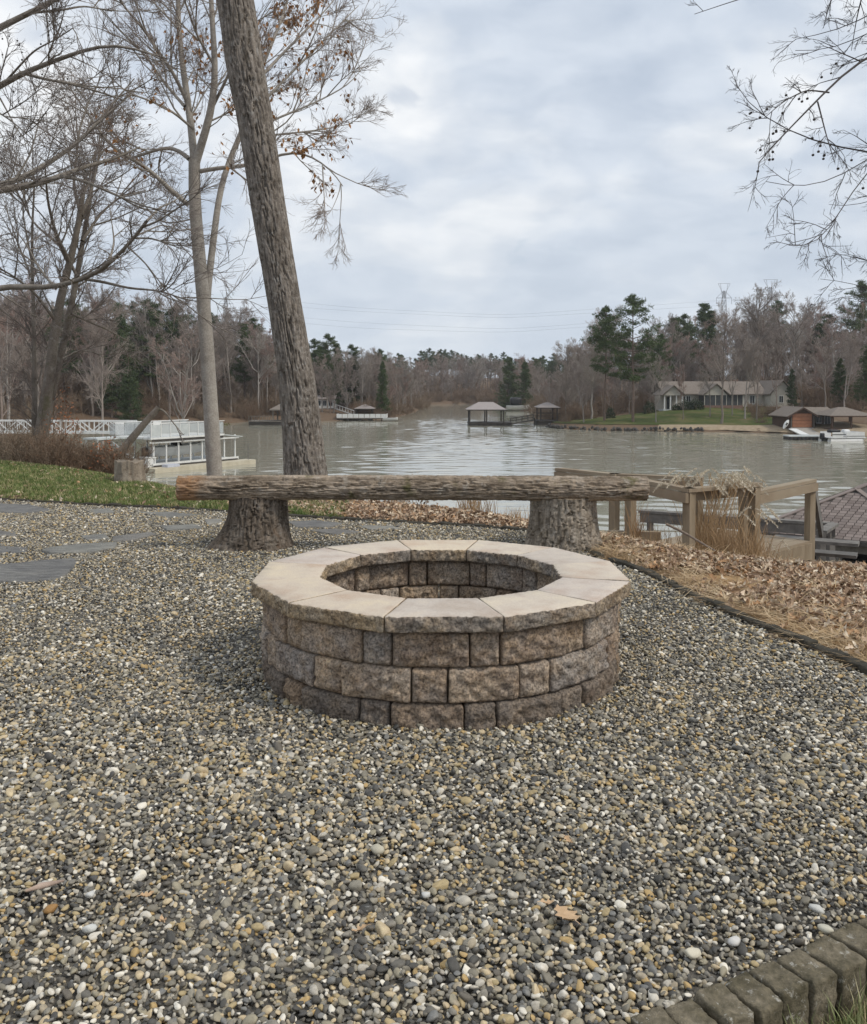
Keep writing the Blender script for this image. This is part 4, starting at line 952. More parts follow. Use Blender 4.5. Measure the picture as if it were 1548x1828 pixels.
m = Mat('bare_tree_bark', .95, .1); c = m.rand([(0, (0.239, 0.206, 0.177)), (.2, (0.297, 0.268, 0.239)), (.4, (0.254, 0.196, 0.167)), (.6, (0.341, 0.312, 0.283)), (.8, (0.217, 0.186, 0.162))], 'LINEAR')
c = m.mix(c, m.ramp(m.noise(1.5, 4, .6, (1, 1, .3)), [(.3, (.38, .38, .38)), (.7, (.62, .62, .62))]), .6, 'OVERLAY'); m.color(c); M_btrunk = m.m
m = Mat('bare_twigs', .95, .1); m.color(m.rand([(0, (.30, .255, .225)), (.25, (.345, .295, .26)), (.5, (.315, .26, .23)), (.72, (.375, .335, .295)), (.9, (.33, .235, .20))], 'LINEAR')); M_btwig = m.m
m = Mat('pine_needles', .75, .25); c = m.rand([(0, (0.062, 0.086, 0.036)), (.4, (0.080, 0.110, 0.044)), (.7, (0.069, 0.094, 0.046)), (1, (0.103, 0.131, 0.052))], 'LINEAR'); c = m.mix(c, m.ramp(m.noise(.9, 3, .6), [(.3, (0.340, 0.360, 0.330)), (.7, (0.680, 0.660, 0.600))]), .7, 'OVERLAY'); m.color(c); M_pneedle = m.m
M_pbark = simple('pine_bark', (.12, .085, .065), (.20, .15, .12), 3, .95)

def bare_proto(seed, H, spread, fork, l1, sides=7, twk=2, dens=1.0, low=.28):
    g = np.random.default_rng(seed); kk = 10
    base = np.array([0, 0, -.6]); top = np.array([g.normal(0, .4), g.normal(0, .4), H * .9])
    t = np.linspace(0, 1, kk)[:, None]; P0 = base * (1 - t) + top * t + np.cumsum(g.normal(0, .09, (kk, 3)) * (1, 1, 0), 0) * H / 16
    R0 = (H * .0125) * (1 - np.linspace(0, 1, kk) ** .9) + .02; R0[0] *= 1.5
    st_ = [(P0[None], R0[None])]
    for f_ in range(fork):
        i = g.integers(2, 6); a = g.uniform(0, 6.28); tgt = P0[i] + np.array([math.cos(a) * spread * .5, math.sin(a) * spread * .5, (H * .88 - P0[i][2])]); t = np.linspace(0, 1, kk)[:, None]
        Pf = P0[i] * (1 - t) + tgt * t; Pf[1:-1] += np.array([math.cos(a), math.sin(a), 0]) * spread * .09; Pf += np.cumsum(g.normal(0, .07, (kk, 3)), 0) * (1, 1, 0); Pf[0] = P0[i]; st_.append((Pf[None], (R0[i] * .72 * (1 - np.linspace(0, 1, kk) ** .9) + .018)[None]))
    S_P = np.concatenate([q[0] for q in st_]); S_R = np.concatenate([q[1] for q in st_])
    a1 = spawn(S_P, S_R, l1 * dens, low, .98, (.45, .95), (.26, .48), 5, .09, .06, .016, .012, g)
    a2 = spawn(*a1, 7 * dens, .15, 1, (.35, .8), (.34, .62), 4, .11, .04, .014, .009, g)
    a3 = spawn(*a2, 6.5, .1, 1, (.3, .8), (.45, .85), 3, .12, .03, .012, .0085, g)
    a4 = spawn(*a3, 3.2, .1, 1, (.3, .8), (.55, .95), twk, .13, .02, .01, .007, g)
    tr = tube_mesh('bare_trunk_%d' % seed, [(S_P, S_R, sides), (*a1, 4)], M_btrunk); cr = tube_mesh('bare_crown_%d' % seed, [(*a2, 3), (*a3, 3), (*a4, 3)], M_btwig); return tr, cr
BARE = [bare_proto(1, 17, 5, 1, 15), bare_proto(2, 15, 6, 2, 9), bare_proto(3, 19, 4.5, 0, 26), bare_proto(4, 14, 6, 2, 9), bare_proto(5, 16, 5, 1, 14), bare_proto(6, 12, 5, 2, 9, low=.15)]
def pine_proto(seed, H, crown0, rmax, nb, shape):
    g = np.random.default_rng(seed); kk = 10; t = np.linspace(0, 1, kk)[:, None]
    P0 = np.array([0, 0, -.6]) * (1 - t) + np.array([g.normal(0, .3), g.normal(0, .3), H * .97]) * t + np.cumsum(g.normal(0, .05, (kk, 3)) * (1, 1, 0), 0)
    R0 = H * .012 * (1 - np.linspace(0, 1, kk) ** 1.1) + .02
    tb = crown0 + (1 - crown0) * g.uniform(0, 1, nb) ** .85; tb.sort(); br = []; br_r = []; clumps = []
    for tt in tb:
        f = tt * (kk - 1); i = min(int(f), kk - 2); s_ = P0[i] * (1 - f + i) + P0[i + 1] * (f - i); u = (tt - crown0) / (1 - crown0)
        prof = (math.sin(math.pi * min(1, .18 + .86 * u)) ** .6 if shape == 'round' else (1 - u) ** .75 + .08); L_ = rmax * prof * g.uniform(.55, 1.15); a = g.uniform(0, 6.28); d = np.array([math.cos(a), math.sin(a), .15 + .55 * u]); d /= np.linalg.norm(d)
        q = [s_ + d * L_ * w_ + np.array([0, 0, -.10 * L_ * w_ * (1 - w_) * 4 * (1 - u)]) for w_ in np.linspace(0, 1, 5)]; br.append(q); br_r.append(np.linspace(.02 + L_ * .012, .012, 5))
        for w_ in np.linspace(.38, 1.0, 3 + int(L_ * 1.6)):
            c_ = s_ + d * L_ * w_ + g.normal(0, .16 + .07 * L_, 3) * (1, 1, .3) + (0, 0, .12); clumps.append((c_, g.uniform(.32, .62) * (.75 + .12 * rmax)))
    C_ = np.array([q[0] for q in clumps]); S_ = np.array([q[1] for q in clumps]); nn = 44; n = len(C_)
    d = g.normal(size=(n, nn, 3)) * (1, 1, .45) + (0, 0, .25); d = nrm_(d); r1 = g.uniform(.25, 1.0, (n, nn, 1)); p0 = C_[:, None] + d * S_[:, None, None] * r1 * .72; p1 = p0 + nrm_(d + g.normal(0, .5, (n, nn, 3))) * S_[:, None, None] * .5
    wv = nrm_(np.cross(d, g.normal(size=(n, nn, 3)))) * .055; V = np.stack([p0 - wv, p0 + wv, p1], 2).reshape(-1, 3); F3 = np.arange(len(V)).reshape(-1, 3)
    tr = tube_mesh('pine_trunk_%d' % seed, [(P0[None], R0[None], 8), (np.array(br), np.array(br_r), 4)], M_pbark); return tr, mesh_np('pine_crown_%d' % seed, V, F3, M_pneedle, False)
PINE = [pine_proto(11, 20, .32, 4.3, 62, 'round'), pine_proto(12, 19, .30, 3.6, 95, 'cone'), pine_proto(13, 17, .40, 3.6, 50, 'round'), pine_proto(14, 15, .10, 3.2, 120, 'cone')]
m = Mat('brush_twigs', .95, .1); m.color(m.rand([(0, (0.196, 0.144, 0.103)), (.35, (0.247, 0.184, 0.132)), (.7, (0.218, 0.149, 0.103)), (1, (0.276, 0.218, 0.161))], 'LINEAR')); M_brush = m.m
def brush_proto(seed, H, n, sp):
    g = np.random.default_rng(seed); kk = 6; P = np.zeros((n, kk, 3)); b = g.normal(0, sp, (n, 2)); d = np.concatenate([g.normal(0, .32, (n, 2)), np.ones((n, 1))], 1); d = nrm_(d); P[:, 0, :2] = b; P[:, 0, 2] = -.25
    L_ = H * g.uniform(.45, 1.05, n)
    for j in range(1, kk): d = nrm_(d + g.normal(0, .12, (n, 3))); P[:, j] = P[:, j - 1] + d * (L_ / (kk - 1))[:, None]
    R = .010 * (1 - .75 * np.linspace(0, 1, kk))[None] * g.uniform(.6, 1.4, (n, 1)); a1 = spawn(P, R, 7, .2, 1, (.35, .9), (.25, .5), 3, .16, .04, .012, .004, g); a2 = spawn(*a1, 4, .15, 1, (.4, .9), (.4, .8), 2, .2, .02, .012, .003, g)
    return tube_mesh('brush_stems_%d' % seed, [(P, R, 4)], M_brush), tube_mesh('brush_twigs_%d' % seed, [(*a1, 3), (*a2, 3)], M_brush)
BRUSH = [brush_proto(s, [1.5, 1.9, 1.2][s % 3], 46, .42) for s in (31, 32, 33)]

def plant(name, label, cat, proto, x, y, s=1.0, rz=0.0, group=None, parts=('trunk', 'crown'), sz=None, z=None):
    zt = tz1(x, y) if z is None else z
    o = thing(name, label, cat, (x, y, zt), rz, group); o.scale = (s, s, sz or s)
    for nm, me in zip(parts, proto): link(nm, me, o)
    return o
def on_shore(px, s_out, guess):
    """walk out along the pixel column to the far shore and s_out metres beyond it"""
    u = (px - CX) / F; ys = np.arange(guess[0], guess[1], .5); so_ = poly_sd(LAKE, ys * u, ys); k = np.where(so_ > 0)[0]
    y0 = ys[k[0]] if len(k) else guess[1]; return u * (y0 + s_out), y0 + s_out

# ---------------------------------------------------------------- hero trees
def PX(d, pts, dd=None):
    """photo points at depth d (dd: depth change along the limb) -> place"""
    n = len(pts); dd = dd or 0.0
    return np.array([at_y(px, py, d + dd * i / max(n - 1, 1)) for i, (px, py) in enumerate(pts)])
def proj(P):
    d = P - np.array([0, 0, CAM_Z]); c, s_ = math.cos(PITCH), math.sin(PITCH); f = d[:, 1] * c - d[:, 2] * s_; u = d[:, 1] * s_ + d[:, 2] * c; return CX + F * d[:, 0] / f, OY - F * u / f
K = 16
def limb(d, pts, w0, w1, dd=0.0, g=None, wob=.0):
    P = resample(PX(d, pts, dd), K); sc = d / F
    if g is not None and wob: P[1:-1] += g.normal(0, wob, (K - 2, 3))
    return P, np.linspace(w0, w1, K) / 2 * sc
# leaning oak
g = np.random.default_rng(3); D1 = 13.0
axis = [(556, 960), (551, 905), (546, 848), (539, 760), (530, 680), (511, 560), (492, 450), (474, 330), (453, 200), (434, 100), (420, 0), (404, -120), (392, -260), (384, -420)]
wid = [92, 76, 67, 60, 56, 57, 59, 58, 63, 62, 55, 50, 44, 38]
n1, n2 = 620, 150
AX = resample(PX(D1, axis), n1); WR = np.interp(np.linspace(0, 1, n1), np.linspace(0, 1, len(wid)), wid) / 2 * D1 / F
for _ in range(30): WR[1:-1] = WR[1:-1] * .5 + (WR[:-2] + WR[2:]) * .25
T = np.linspace(0, 2 * np.pi, n2, endpoint=False)[None]; arc = np.linspace(0, np.linalg.norm(np.diff(AX, axis=0), axis=1).sum(), n1)[:, None]
qq = np.stack([np.cos(T) * 5.6 + 0 * arc, np.sin(T) * 5.6 + 0 * arc, arc * 1.25 + 0 * T], -1) + fbm(np.stack([np.cos(T) * 2 + 0 * arc, np.sin(T) * 2 + 0 * arc, arc * 2.2 + 0 * T], -1), 2)[..., None] * .55
d1 = furrow(qq, .17); d2 = furrow(qq * np.array([2.0, 2.0, 2.6]) + 21, .2)
RR = WR[:, None] * (1 + .05 * noise3(np.stack([np.cos(T) * .9 + 0 * arc, np.sin(T) * .9 + 0 * arc, arc * .9 + 0 * T], -1))) + .012 - .052 * (1 - d1) - .016 * (1 - d2)
tn = nrm_(np.gradient(AX, axis=0)); A_x = nrm_(np.cross(tn, np.array([0, 1., 0]))); B_x = np.cross(tn, A_x)
V = AX[:, None] + RR[..., None] * (np.cos(T)[..., None] * A_x[:, None] + np.sin(T)[..., None] * B_x[:, None])
ids = np.arange(n1 * n2).reshape(n1, n2); q = np.stack([ids[:-1], np.roll(ids[:-1], -1, 1), np.roll(ids[1:], -1, 1), ids[1:]], -1).reshape(-1, 4)
M_oak = bark_mat('living_oak_bark', (0.140, 0.121, 0.102), (0.207, 0.183, 0.159), (0.280, 0.252, 0.227), (0.313, 0.298, 0.276), (0.095, 0.083, 0.067), 1.0, (1, 1, .10))
ob = AX[0].copy(); oak = thing('oak_tree', 'tall leaning oak with deeply furrowed bark growing behind the log bench', 'tree', tuple(ob))
link('trunk', mesh_np('trunk', V.reshape(-1, 3) - ob, q[:, ::-1], M_oak), oak)
top = [limb(D1, p_, a, b, dd) for p_, a, b, dd in [([(395, -230), (300, -420), (180, -640)], 26, 8, 2), ([(388, -330), (470, -520), (620, -700)], 24, 7, -2), ([(384, -420), (380, -640), (400, -900)], 34, 8, 1), ([(386, -390), (250, -600), (150, -900)], 22, 6, 4)]]
tp, trr = np.stack([t_[0] for t_ in top]), np.stack([t_[1] for t_ in top]); u1 = spawn(tp, trr, 7, .3, 1, (.5, 1), (.3, .5), 5, .14, .05, .016, .008, g); u2 = spawn(*u1, 6, .2, 1, (.4, .9), (.4, .7), 4, .16, .03, .014, .004, g)
o = link('crown', tube_mesh('oak_crown', [(tp, trr, 8), (*u1, 5), (*u2, 3)], M_oak), oak, tuple(-ob))

def twig_tree(name, label, limbs, mat_l, mat_t, seed, dens=(2.0, 7, 6, 2.2), len1=(.7, 2.0), rt=.0032, org=None, leaves=None, balls=None, grav=.04, thick=None, twig_sides=3, cat='tree'):
    """limbs: list of (P,R); grows three orders of twigs on them"""
    g = np.random.default_rng(seed); LP = np.stack([q[0] for q in limbs]); LR = np.stack([q[1] for q in limbs]); org = np.array(org if org is not None else LP[0, 0])
    gr = [q for q in limbs if not (len(q) > 2 and q[2])]; GP = np.stack([q[0] for q in gr]); GR = np.stack([q[1] for q in gr])
    a1 = spawn(GP, GR, dens[0], .10, 1.0, (.35, .95), len1, 6, .085, grav, .011, rt * 1.6, g, rel=False, per_m=True)
    a2 = spawn(*a1, dens[1], .12, 1, (.3, .8), (.34, .72), 4, .10, grav * .7, .010, rt * 1.2, g)
    a3 = spawn(*a2, dens[2], .1, 1, (.3, .8), (.45, .9), 3, .11, grav * .5, .009, rt, g)
    lst = [(*a2, twig_sides), (*a3, 3)]
    ends = np.concatenate([a3[0][:, -1], a2[0][:, -1]])
    if dens[3]:
        a4 = spawn(*a3, dens[3], .15, 1, (.3, .8), (.5, .95), 2, .12, grav * .3, .009, rt * .8, g); lst.append((*a4, 3)); ends = np.concatenate([ends, a4[0][:, -1]])
    root = thing(name, label, cat, tuple(org))
    link('trunk', tube_mesh('limbs', [(LP, LR, 10), (*a1, 5)], mat_l), root, tuple(-org)); link('crown', tube_mesh('twigs', lst, mat_t), root, tuple(-org))
    if leaves:
        px, py = proj(ends); keep = np.zeros(len(ends)); 
        for cx, cy, rx, ry, pr in leaves: keep = np.maximum(keep, pr * (((px - cx) / rx) ** 2 + ((py - cy) / ry) ** 2 < 1))
        E = ends[g.uniform(0, 1, len(ends)) < keep]; n = len(E); d = nrm_(g.normal(0, .55, (n, 3)) + (0, 0, -.9)); s_ = nrm_(np.cross(d, g.normal(size=(n, 3)))); L_ = g.uniform(.09, .16, (n, 1)); w_ = g.uniform(.03, .05, (n, 1)); nn = np.cross(d, s_) * .012
        V = np.stack([E, E + d * L_ * .45 + s_ * w_ + nn, E + d * L_ * .5 - nn, E + d * L_ * .45 - s_ * w_ + nn, E + d * L_], 1); b = (np.arange(n) * 5)[:, None]
        f3 = np.concatenate([b + np.array([[0, 1, 2]]), b + np.array([[0, 2, 3]]), b + np.array([[1, 4, 2]]), b + np.array([[2, 4, 3]])]); o = link('clinging_leaves', mesh_np('clinging_leaves', V.reshape(-1, 3), f3, M_cling), root, tuple(-org)); o['kind'] = 'stuff'
    if balls:
        px, py = proj(ends); keep = np.zeros(len(ends))
        for cx, cy, rx, ry, pr in balls: keep = np.maximum(keep, pr * (((px - cx) / rx) ** 2 + ((py - cy) / ry) ** 2 < 1))
        E = ends[g.uniform(0, 1, len(ends)) < keep]; bm = bmesh.new(); bmesh.ops.create_icosphere(bm, subdivisions=2, radius=1); bv = np.array([v.co[:] for v in bm.verts]); bf = np.array([[v.index for v in f.verts] for f in bm.faces]); bm.free(); bv *= (1 + .15 * np.sign(noise3(bv * 6)))[:, None]
        mb = MB()
        for e in E:
            ln = g.uniform(.03, .06); mb.add(bv * .0165 + e - (0, 0, ln + .015), None, bf); mb.tube([e, e + (g.normal(0, .005), 0, -ln)], .0015, 3)
        if len(E): o = mb.build('seed_balls', M_ball, root, True); o.location = tuple(-org); o['kind'] = 'stuff'
    return root
m = Mat('clinging_beech_leaf', .8, .2); m.color(m.ramp(m.noise(3.0, 3, .7), [(.3, (.20, .10, .045)), (.5, (.36, .19, .08)), (.7, (.30, .14, .06))])); M_cling = m.m
M_ball = simple('sweetgum_ball', (.03, .024, .02), (.06, .048, .04), 40, .9)
M_beech = bark_mat('pale_beech_bark', (0.252, 0.228, 0.198), (0.324, 0.294, 0.258), (0.396, 0.366, 0.324), (0.432, 0.402, 0.360), None, .5)
M_beecht = simple('beech_twig', (.25, .20, .17), (.33, .275, .24), 1.2, .9)
M_gum = bark_mat('sweetgum_limb_bark', (.15, .128, .105), (.21, .185, .158), (.28, .255, .225), (.32, .30, .27), None, .5); M_gumt = simple('sweetgum_twig', (.19, .16, .145), (.26, .225, .20), 1.2, .9)
M_dark = bark_mat('dark_tree_bark', (0.120, 0.102, 0.084), (0.174, 0.150, 0.126), (0.228, 0.202, 0.170), (0.264, 0.246, 0.216), (0.108, 0.102, 0.060), .5); M_darkt = simple('dark_twig', (0.156, 0.130, 0.113), (0.228, 0.190, 0.166), 1.2, .9)
M_gumr = simple('dark_twig_right', (.055, .047, .045), (.085, .074, .07), 1.2, .9)

D2 = 22.0; gb = np.random.default_rng(44)
def Lb(pts, w0, w1, dd=0.0, notwig=False):
    P, R = limb(D2, pts, w0, w1, dd); return (P, R, notwig)
beech = [Lb([(392, 1015), (386, 900), (384, 848), (378, 760), (371, 640), (364, 540), (355, 450), (349, 390), (345, 330), (347, 285)], 30, 20, 0, True),
         Lb([(347, 290), (343, 235), (335, 180), (325, 110), (318, 50), (318, -60), (322, -200)], 14, 4, 1.0), Lb([(349, 292), (365, 240), (378, 200), (386, 130), (380, 60), (374, -60), (372, -180)], 15, 4, -.8),
         Lb([(366, 590), (371, 510), (381, 430), (388, 370), (397, 320), (420, 260), (436, 225)], 14, 9, 1.0, True), Lb([(432, 232), (455, 150), (480, 90), (505, 30), (530, -60)], 9, 3, 2.0), Lb([(436, 225), (440, 120), (448, 20), (455, -100)], 7, 2, 2.6),
         Lb([(337, 366), (300, 335), (270, 305), (240, 285), (215, 275), (180, 240), (150, 190)], 9, 2.5, -1.5), Lb([(338, 284), (320, 268), (300, 262), (270, 270), (235, 283), (190, 290), (150, 285)], 8, 2, 1.5), Lb([(355, 306), (400, 298), (440, 297), (500, 275), (540, 270), (590, 300), (612, 332)], 8, 1.5, -1.2),
         Lb([(333, 180), (310, 130), (285, 95), (255, 50), (215, 5), (190, -40)], 7, 2, -2), Lb([(330, 190), (295, 150), (265, 105), (235, 75), (200, 60)], 6, 2, 2), Lb([(440, 212), (500, 150), (560, 90), (610, 40), (640, 10)], 6, 1.5, 3), Lb([(434, 236), (510, 205), (570, 180), (625, 150), (648, 120)], 5, 1.2, 1), Lb([(452, 150), (520, 80), (580, 20), (620, -30)], 6, 1.5, 3.5),
         Lb([(436, 245), (500, 240), (570, 232), (630, 220)], 5, 1.2, 2), Lb([(345, 230), (310, 200), (270, 180), (225, 165), (190, 130)], 5, 1.5, -2.5), Lb([(380, 190), (410, 130), (425, 70), (420, 0)], 6, 2, -2), Lb([(384, 120), (350, 60), (330, 0), (300, -60)], 5, 2, -2), Lb([(318, 50), (270, 0), (240, -50)], 4, 1.5, 1), Lb([(347, 390), (300, 400), (250, 380), (200, 360)], 3, 1, 2)]
bt = twig_tree('beech_tree', 'pale smooth-barked twin-stemmed tree with clinging brown leaves left of the oak', beech, M_beech, M_beecht, 60, (2.3, 6.5, 5.5, 2.4), (.7, 2.1), .0022, None,
               leaves=[(390, 345, 36, 55, .8), (385, 170, 40, 110, .22), (600, 320, 45, 42, .30), (555, 270, 50, 30, .18), (535, 10, 55, 35, .30), (580, 240, 70, 60, .10), (240, 280, 60, 40, .10), (340, 150, 70, 120, .05), (520, 140, 120, 120, .07), (230, 195, 70, 40, .10)])
# second row: dark leaning trunks at the left
D3 = 25.0
def Ld_(pts, w0, w1, dd=0.0, notwig=False):
    P, R = limb(D3, pts, w0, w1, dd); return (P, R, notwig)
dt1 = [Ld_([(66, 840), (75, 751), (88, 683), (97, 593), (111, 514), (125, 470), (141, 400), (150, 330)], 24, 8, 0), Ld_([(141, 400), (160, 350), (175, 290), (185, 230)], 8, 2, 2), Ld_([(125, 470), (100, 420), (85, 360), (80, 290)], 8, 2, -2), Ld_([(145, 385), (130, 330), (140, 260), (135, 200)], 7, 2, 3), Ld_([(101, 575), (60, 520), (20, 490), (-20, 470)], 6, 2, -2)]
twig_tree('leaning_tree', 'dark leaning trunk with upward branches standing in the brush at left', dt1, M_dark, M_darkt, 61, (1.9, 6, 5.5, 1.8), (.9, 2.4), .0025)
dt2 = [Ld_([(75, 845), (79, 751), (106, 650), (127, 548), (138, 494), (147, 430), (165, 340), (170, 270)], 17, 5, 1.5), Ld_([(147, 430), (180, 380), (215, 350), (260, 340)], 6, 2, 2), Ld_([(138, 494), (110, 440), (60, 400), (30, 340)], 6, 2, 1), Ld_([(127, 560), (160, 575), (195, 590), (230, 610)], 4, 1.5, 2), Ld_([(112, 640), (140, 625), (165, 628), (190, 640)], 3, 1, 1)]
twig_tree('leaning_tree', 'thinner grey trunk leaning right beside the dark leaning trunk', dt2, M_dark, M_darkt, 62, (1.8, 6, 5.5, 1.8), (.9, 2.3), .0025)
dt3 = [Ld_([(60, 850), (62, 700), (60, 560), (56, 430), (62, 320)], 11, 3, 2), Ld_([(58, 500), (30, 430), (10, 370)], 4, 1.5, 2), Ld_([(59, 480), (40, 380), (45, 300)], 4, 1.5, 1)]
twig_tree('leaning_tree', 'slim upright tree left of the dark leaning trunk', dt3, M_dark, M_darkt, 63, (2.0, 6, 5.5, 1.6), (.8, 2.1), .0025)
# sweetgum whose trunk stands outside the picture at left
DG = 17.0; tb_ = np.array([-9.6, 16.6])
def Lg(pts, w0, w1, dd=0.0, start=None, d=DG, notwig=False):
    P = PX(d, pts, dd)
    if start is not None: P = np.concatenate([[np.array([tb_[0], tb_[1], start])], P])
    P = resample(P, K); return (P, np.linspace(w0, w1, K) / 2 * d / F, notwig)
zb = tz1(*tb_)
trk = resample(np.array([(tb_[0] - .2, tb_[1], zb - .5), (tb_[0], tb_[1], 2), (tb_[0] + .1, tb_[1], 6), (tb_[0], tb_[1], 11), (tb_[0] + .2, tb_[1], 15)]), K)
gl = [(trk, np.linspace(.26, .06, K), True), Lg([(0, 49), (52, 23), (103, -2), (160, -40)], 16, 6, 0, 7.0), Lg([(0, 155), (26, 137), (65, 119), (111, 105), (150, 87), (207, 76), (250, 90), (300, 105)], 15, 2, -1, 6.0), Lg([(36, 129), (78, 141), (124, 149), (181, 165), (227, 181)], 6, 2, -.5),
      Lg([(0, 338), (65, 331), (109, 314), (155, 295), (207, 284), (250, 262)], 19, 3, 1.5, 4.6), Lg([(0, 333), (39, 320), (78, 297), (116, 271), (145, 253), (168, 225), (207, 178), (240, 140)], 15, 2, 2.5, 4.7), Lg([(109, 314), (150, 322), (200, 345), (260, 370), (310, 378)], 7, 1.5, -1), Lg([(52, 23), (110, 18), (150, 10), (200, 20)], 5, 2, 1),
      Lg([(0, 155), (-20, 190), (20, 215), (60, 250)], 4, 1.5, -2), Lg([(10, 145), (60, 90), (100, 70), (130, 50)], 4, 1.5, -2), Lg([(0, 175), (30, 230), (60, 270)], 3, 1, -2.5),
      Lg([(0, 508), (57, 513), (100, 516), (140, 497), (165, 497), (190, 478), (215, 452), (245, 420), (262, 395)], 13, 5, -1.5, 2.6), Lg([(150, 498), (185, 503), (230, 515), (285, 518), (330, 535), (352, 538)], 6, 1.5, -1), Lg([(190, 478), (200, 450), (204, 430), (200, 400)], 5, 2, 1), Lg([(240, 425), (270, 425), (300, 435), (340, 450)], 4, 1.2, -1), Lg([(262, 395), (285, 370), (310, 360), (335, 340)], 5, 1.5, 1), Lg([(228, 440), (260, 470), (290, 510), (320, 520)], 3.5, 1.2, -1), Lg([(245, 420), (290, 400), (340, 418)], 3.5, 1, 1), Lg([(100, 515), (70, 480), (50, 440), (20, 400)], 5, 1.5, 2)]
twig_tree('sweetgum_tree', 'bare sweetgum reaching in from the left edge with spiky seed balls', gl, M_gum, M_gumt, 64, (1.9, 6, 5, 1.4), (.7, 1.9), .0019, (tb_[0], tb_[1], zb), leaves=None,
          balls=[(60, 150, 90, 120, .035), (30, 230, 70, 70, .04), (100, 60, 40, 30, .03)])
# sweetgum at the right edge
DR = 12.0; tr_ = np.array([8.6, 10.5]); zr_ = tz1(*tr_)
def Lr(pts, w0, w1, dd=0.0, start=None, notwig=False):
    P = PX(DR, pts, dd)
    if start is not None: P = np.concatenate([[np.array([tr_[0], tr_[1], start])], P])
    P = resample(P, K); return (P, np.linspace(w0, w1, K) / 2 * DR / F, notwig)
trk = resample(np.array([(tr_[0], tr_[1], zr_ - .5), (tr_[0] - .1, tr_[1], 2), (tr_[0], tr_[1], 6), (tr_[0] + .1, tr_[1], 11)]), K)
gr_ = [(trk, np.linspace(.24, .06, K), True), Lr([(1640, 60), (1548, 97), (1513, 122), (1470, 168), (1436, 202), (1408, 232), (1382, 256), (1355, 290)], 8, 1.5, -1.5, 7.0), Lr([(1640, 290), (1548, 269), (1484, 262), (1450, 256), (1419, 240), (1382, 213), (1354, 210), (1322, 182), (1314, 150)], 6, 1, .8, 4.0), Lr([(1640, 230), (1548, 284), (1484, 327), (1442, 334), (1399, 334), (1368, 324)], 3.5, .9, -1, 4.6),
       Lr([(1640, 220), (1548, 304), (1502, 370), (1479, 418), (1442, 450), (1408, 438)], 3.5, .9, -2, 4.6), Lr([(1480, 165), (1440, 160), (1400, 180), (1365, 210)], 3, 1, -1), Lr([(1640, -80), (1500, -40), (1420, -30), (1350, -15), (1290, 10), (1240, 25)], 6, 1, 0, 8.0), Lr([(1640, -20), (1560, 20), (1520, 50), (1470, 60), (1420, 70)], 5, 1, 1, 7.0), Lr([(1650, 500), (1548, 464), (1513, 455), (1487, 452)], 3, .8, 1, 2.6), Lr([(1650, 560), (1560, 515), (1500, 500), (1465, 498)], 3, .8, 1, 2.6), Lr([(1600, -90), (1545, -30), (1530, 30), (1520, 90)], 4, 1, 2), Lr([(1460, 182), (1475, 240), (1490, 290)], 3, 1, -1), Lr([(1640, 340), (1570, 350), (1520, 375), (1480, 365)], 3, .8, 1, 4), Lr([(1640, 20), (1545, 60), (1480, 95), (1420, 90)], 4, 1, 1, 7.0), Lr([(1500, -40), (1480, 10), (1470, 50)], 3, 1, 1)]
twig_tree('sweetgum_tree', 'bare sweetgum with dark drooping twigs and seed balls at the upper right', gr_, M_gumr, M_gumr, 65, (2.8, 4.4, 3.6, 1.0), (.22, .72), .0012, (tr_[0], tr_[1], zr_), balls=[(1420, 240, 95, 90, .06), (1480, 210, 60, 120, .035), (1500, 330, 60, 80, .02)], grav=-.03)

# leaning dead trunk over the brush, weathered stump on the lawn edge
DD = 33.0
ld_ = [(lambda q: (q[0], q[1], True))(limb(DD, [(196, 838), (212, 811), (236, 782), (262, 751), (284, 727)], 17, 10)), (lambda q: (q[0], q[1], False))(limb(DD, [(282, 731), (290, 731), (298, 739), (308, 753), (318, 765), (327, 776)], 4, 1, -.5))]
twig_tree('dead_tree', 'broken dead trunk leaning right over the brush in front of the white dock', ld_, M_dark, M_darkt, 66, (.8, 3, 3, 0), (.4, 1.2), .006)
sp = at_z(232, 861, .0); hs = .30
nz, nt2 = 40, 72; Z = np.linspace(0, 1, nz)[:, None]; T = np.linspace(0, 2 * np.pi, nt2, endpoint=False)[None]
R = .185 + .03 * (1 - Z) ** 2 + .02 * noise3(np.stack([np.cos(T) * 2 + 0 * Z, np.sin(T) * 2 + 0 * Z, Z + 0 * T], -1)) - .02 * (1 - furrow(np.stack([np.cos(T) * 5 + 0 * Z, np.sin(T) * 5 + 0 * Z, Z * .8 + 0 * T], -1), .25))
topz = hs * (1 + .12 * noise3(np.stack([np.cos(T) * 2, np.sin(T) * 2, T * 0 + 3], -1))); P = np.stack([R * np.cos(T), R * np.sin(T), -.1 + Z * (topz + .1)], -1); ids = np.arange(nz * nt2).reshape(nz, nt2)
q = np.stack([ids[:-1], np.roll(ids[:-1], -1, 1), np.roll(ids[1:], -1, 1), ids[1:]], -1).reshape(-1, 4); V = np.concatenate([P.reshape(-1, 3), [[0, 0, hs * .8]]]); cap = np.stack([np.full(nt2, len(V) - 1), ids[-1], np.roll(ids[-1], -1)], -1)
o = link('weathered_stump', mesh_np('weathered_stump', V, [q, cap], bark_mat('bare_grey_wood', (.20, .165, .125), (.28, .235, .185), (.36, .31, .25), (.15, .11, .08), None)), None, (sp[0], sp[1], tz1(sp[0], sp[1]))); tag(o, 'weathered barkless stump at the edge of the lawn', 'stump')

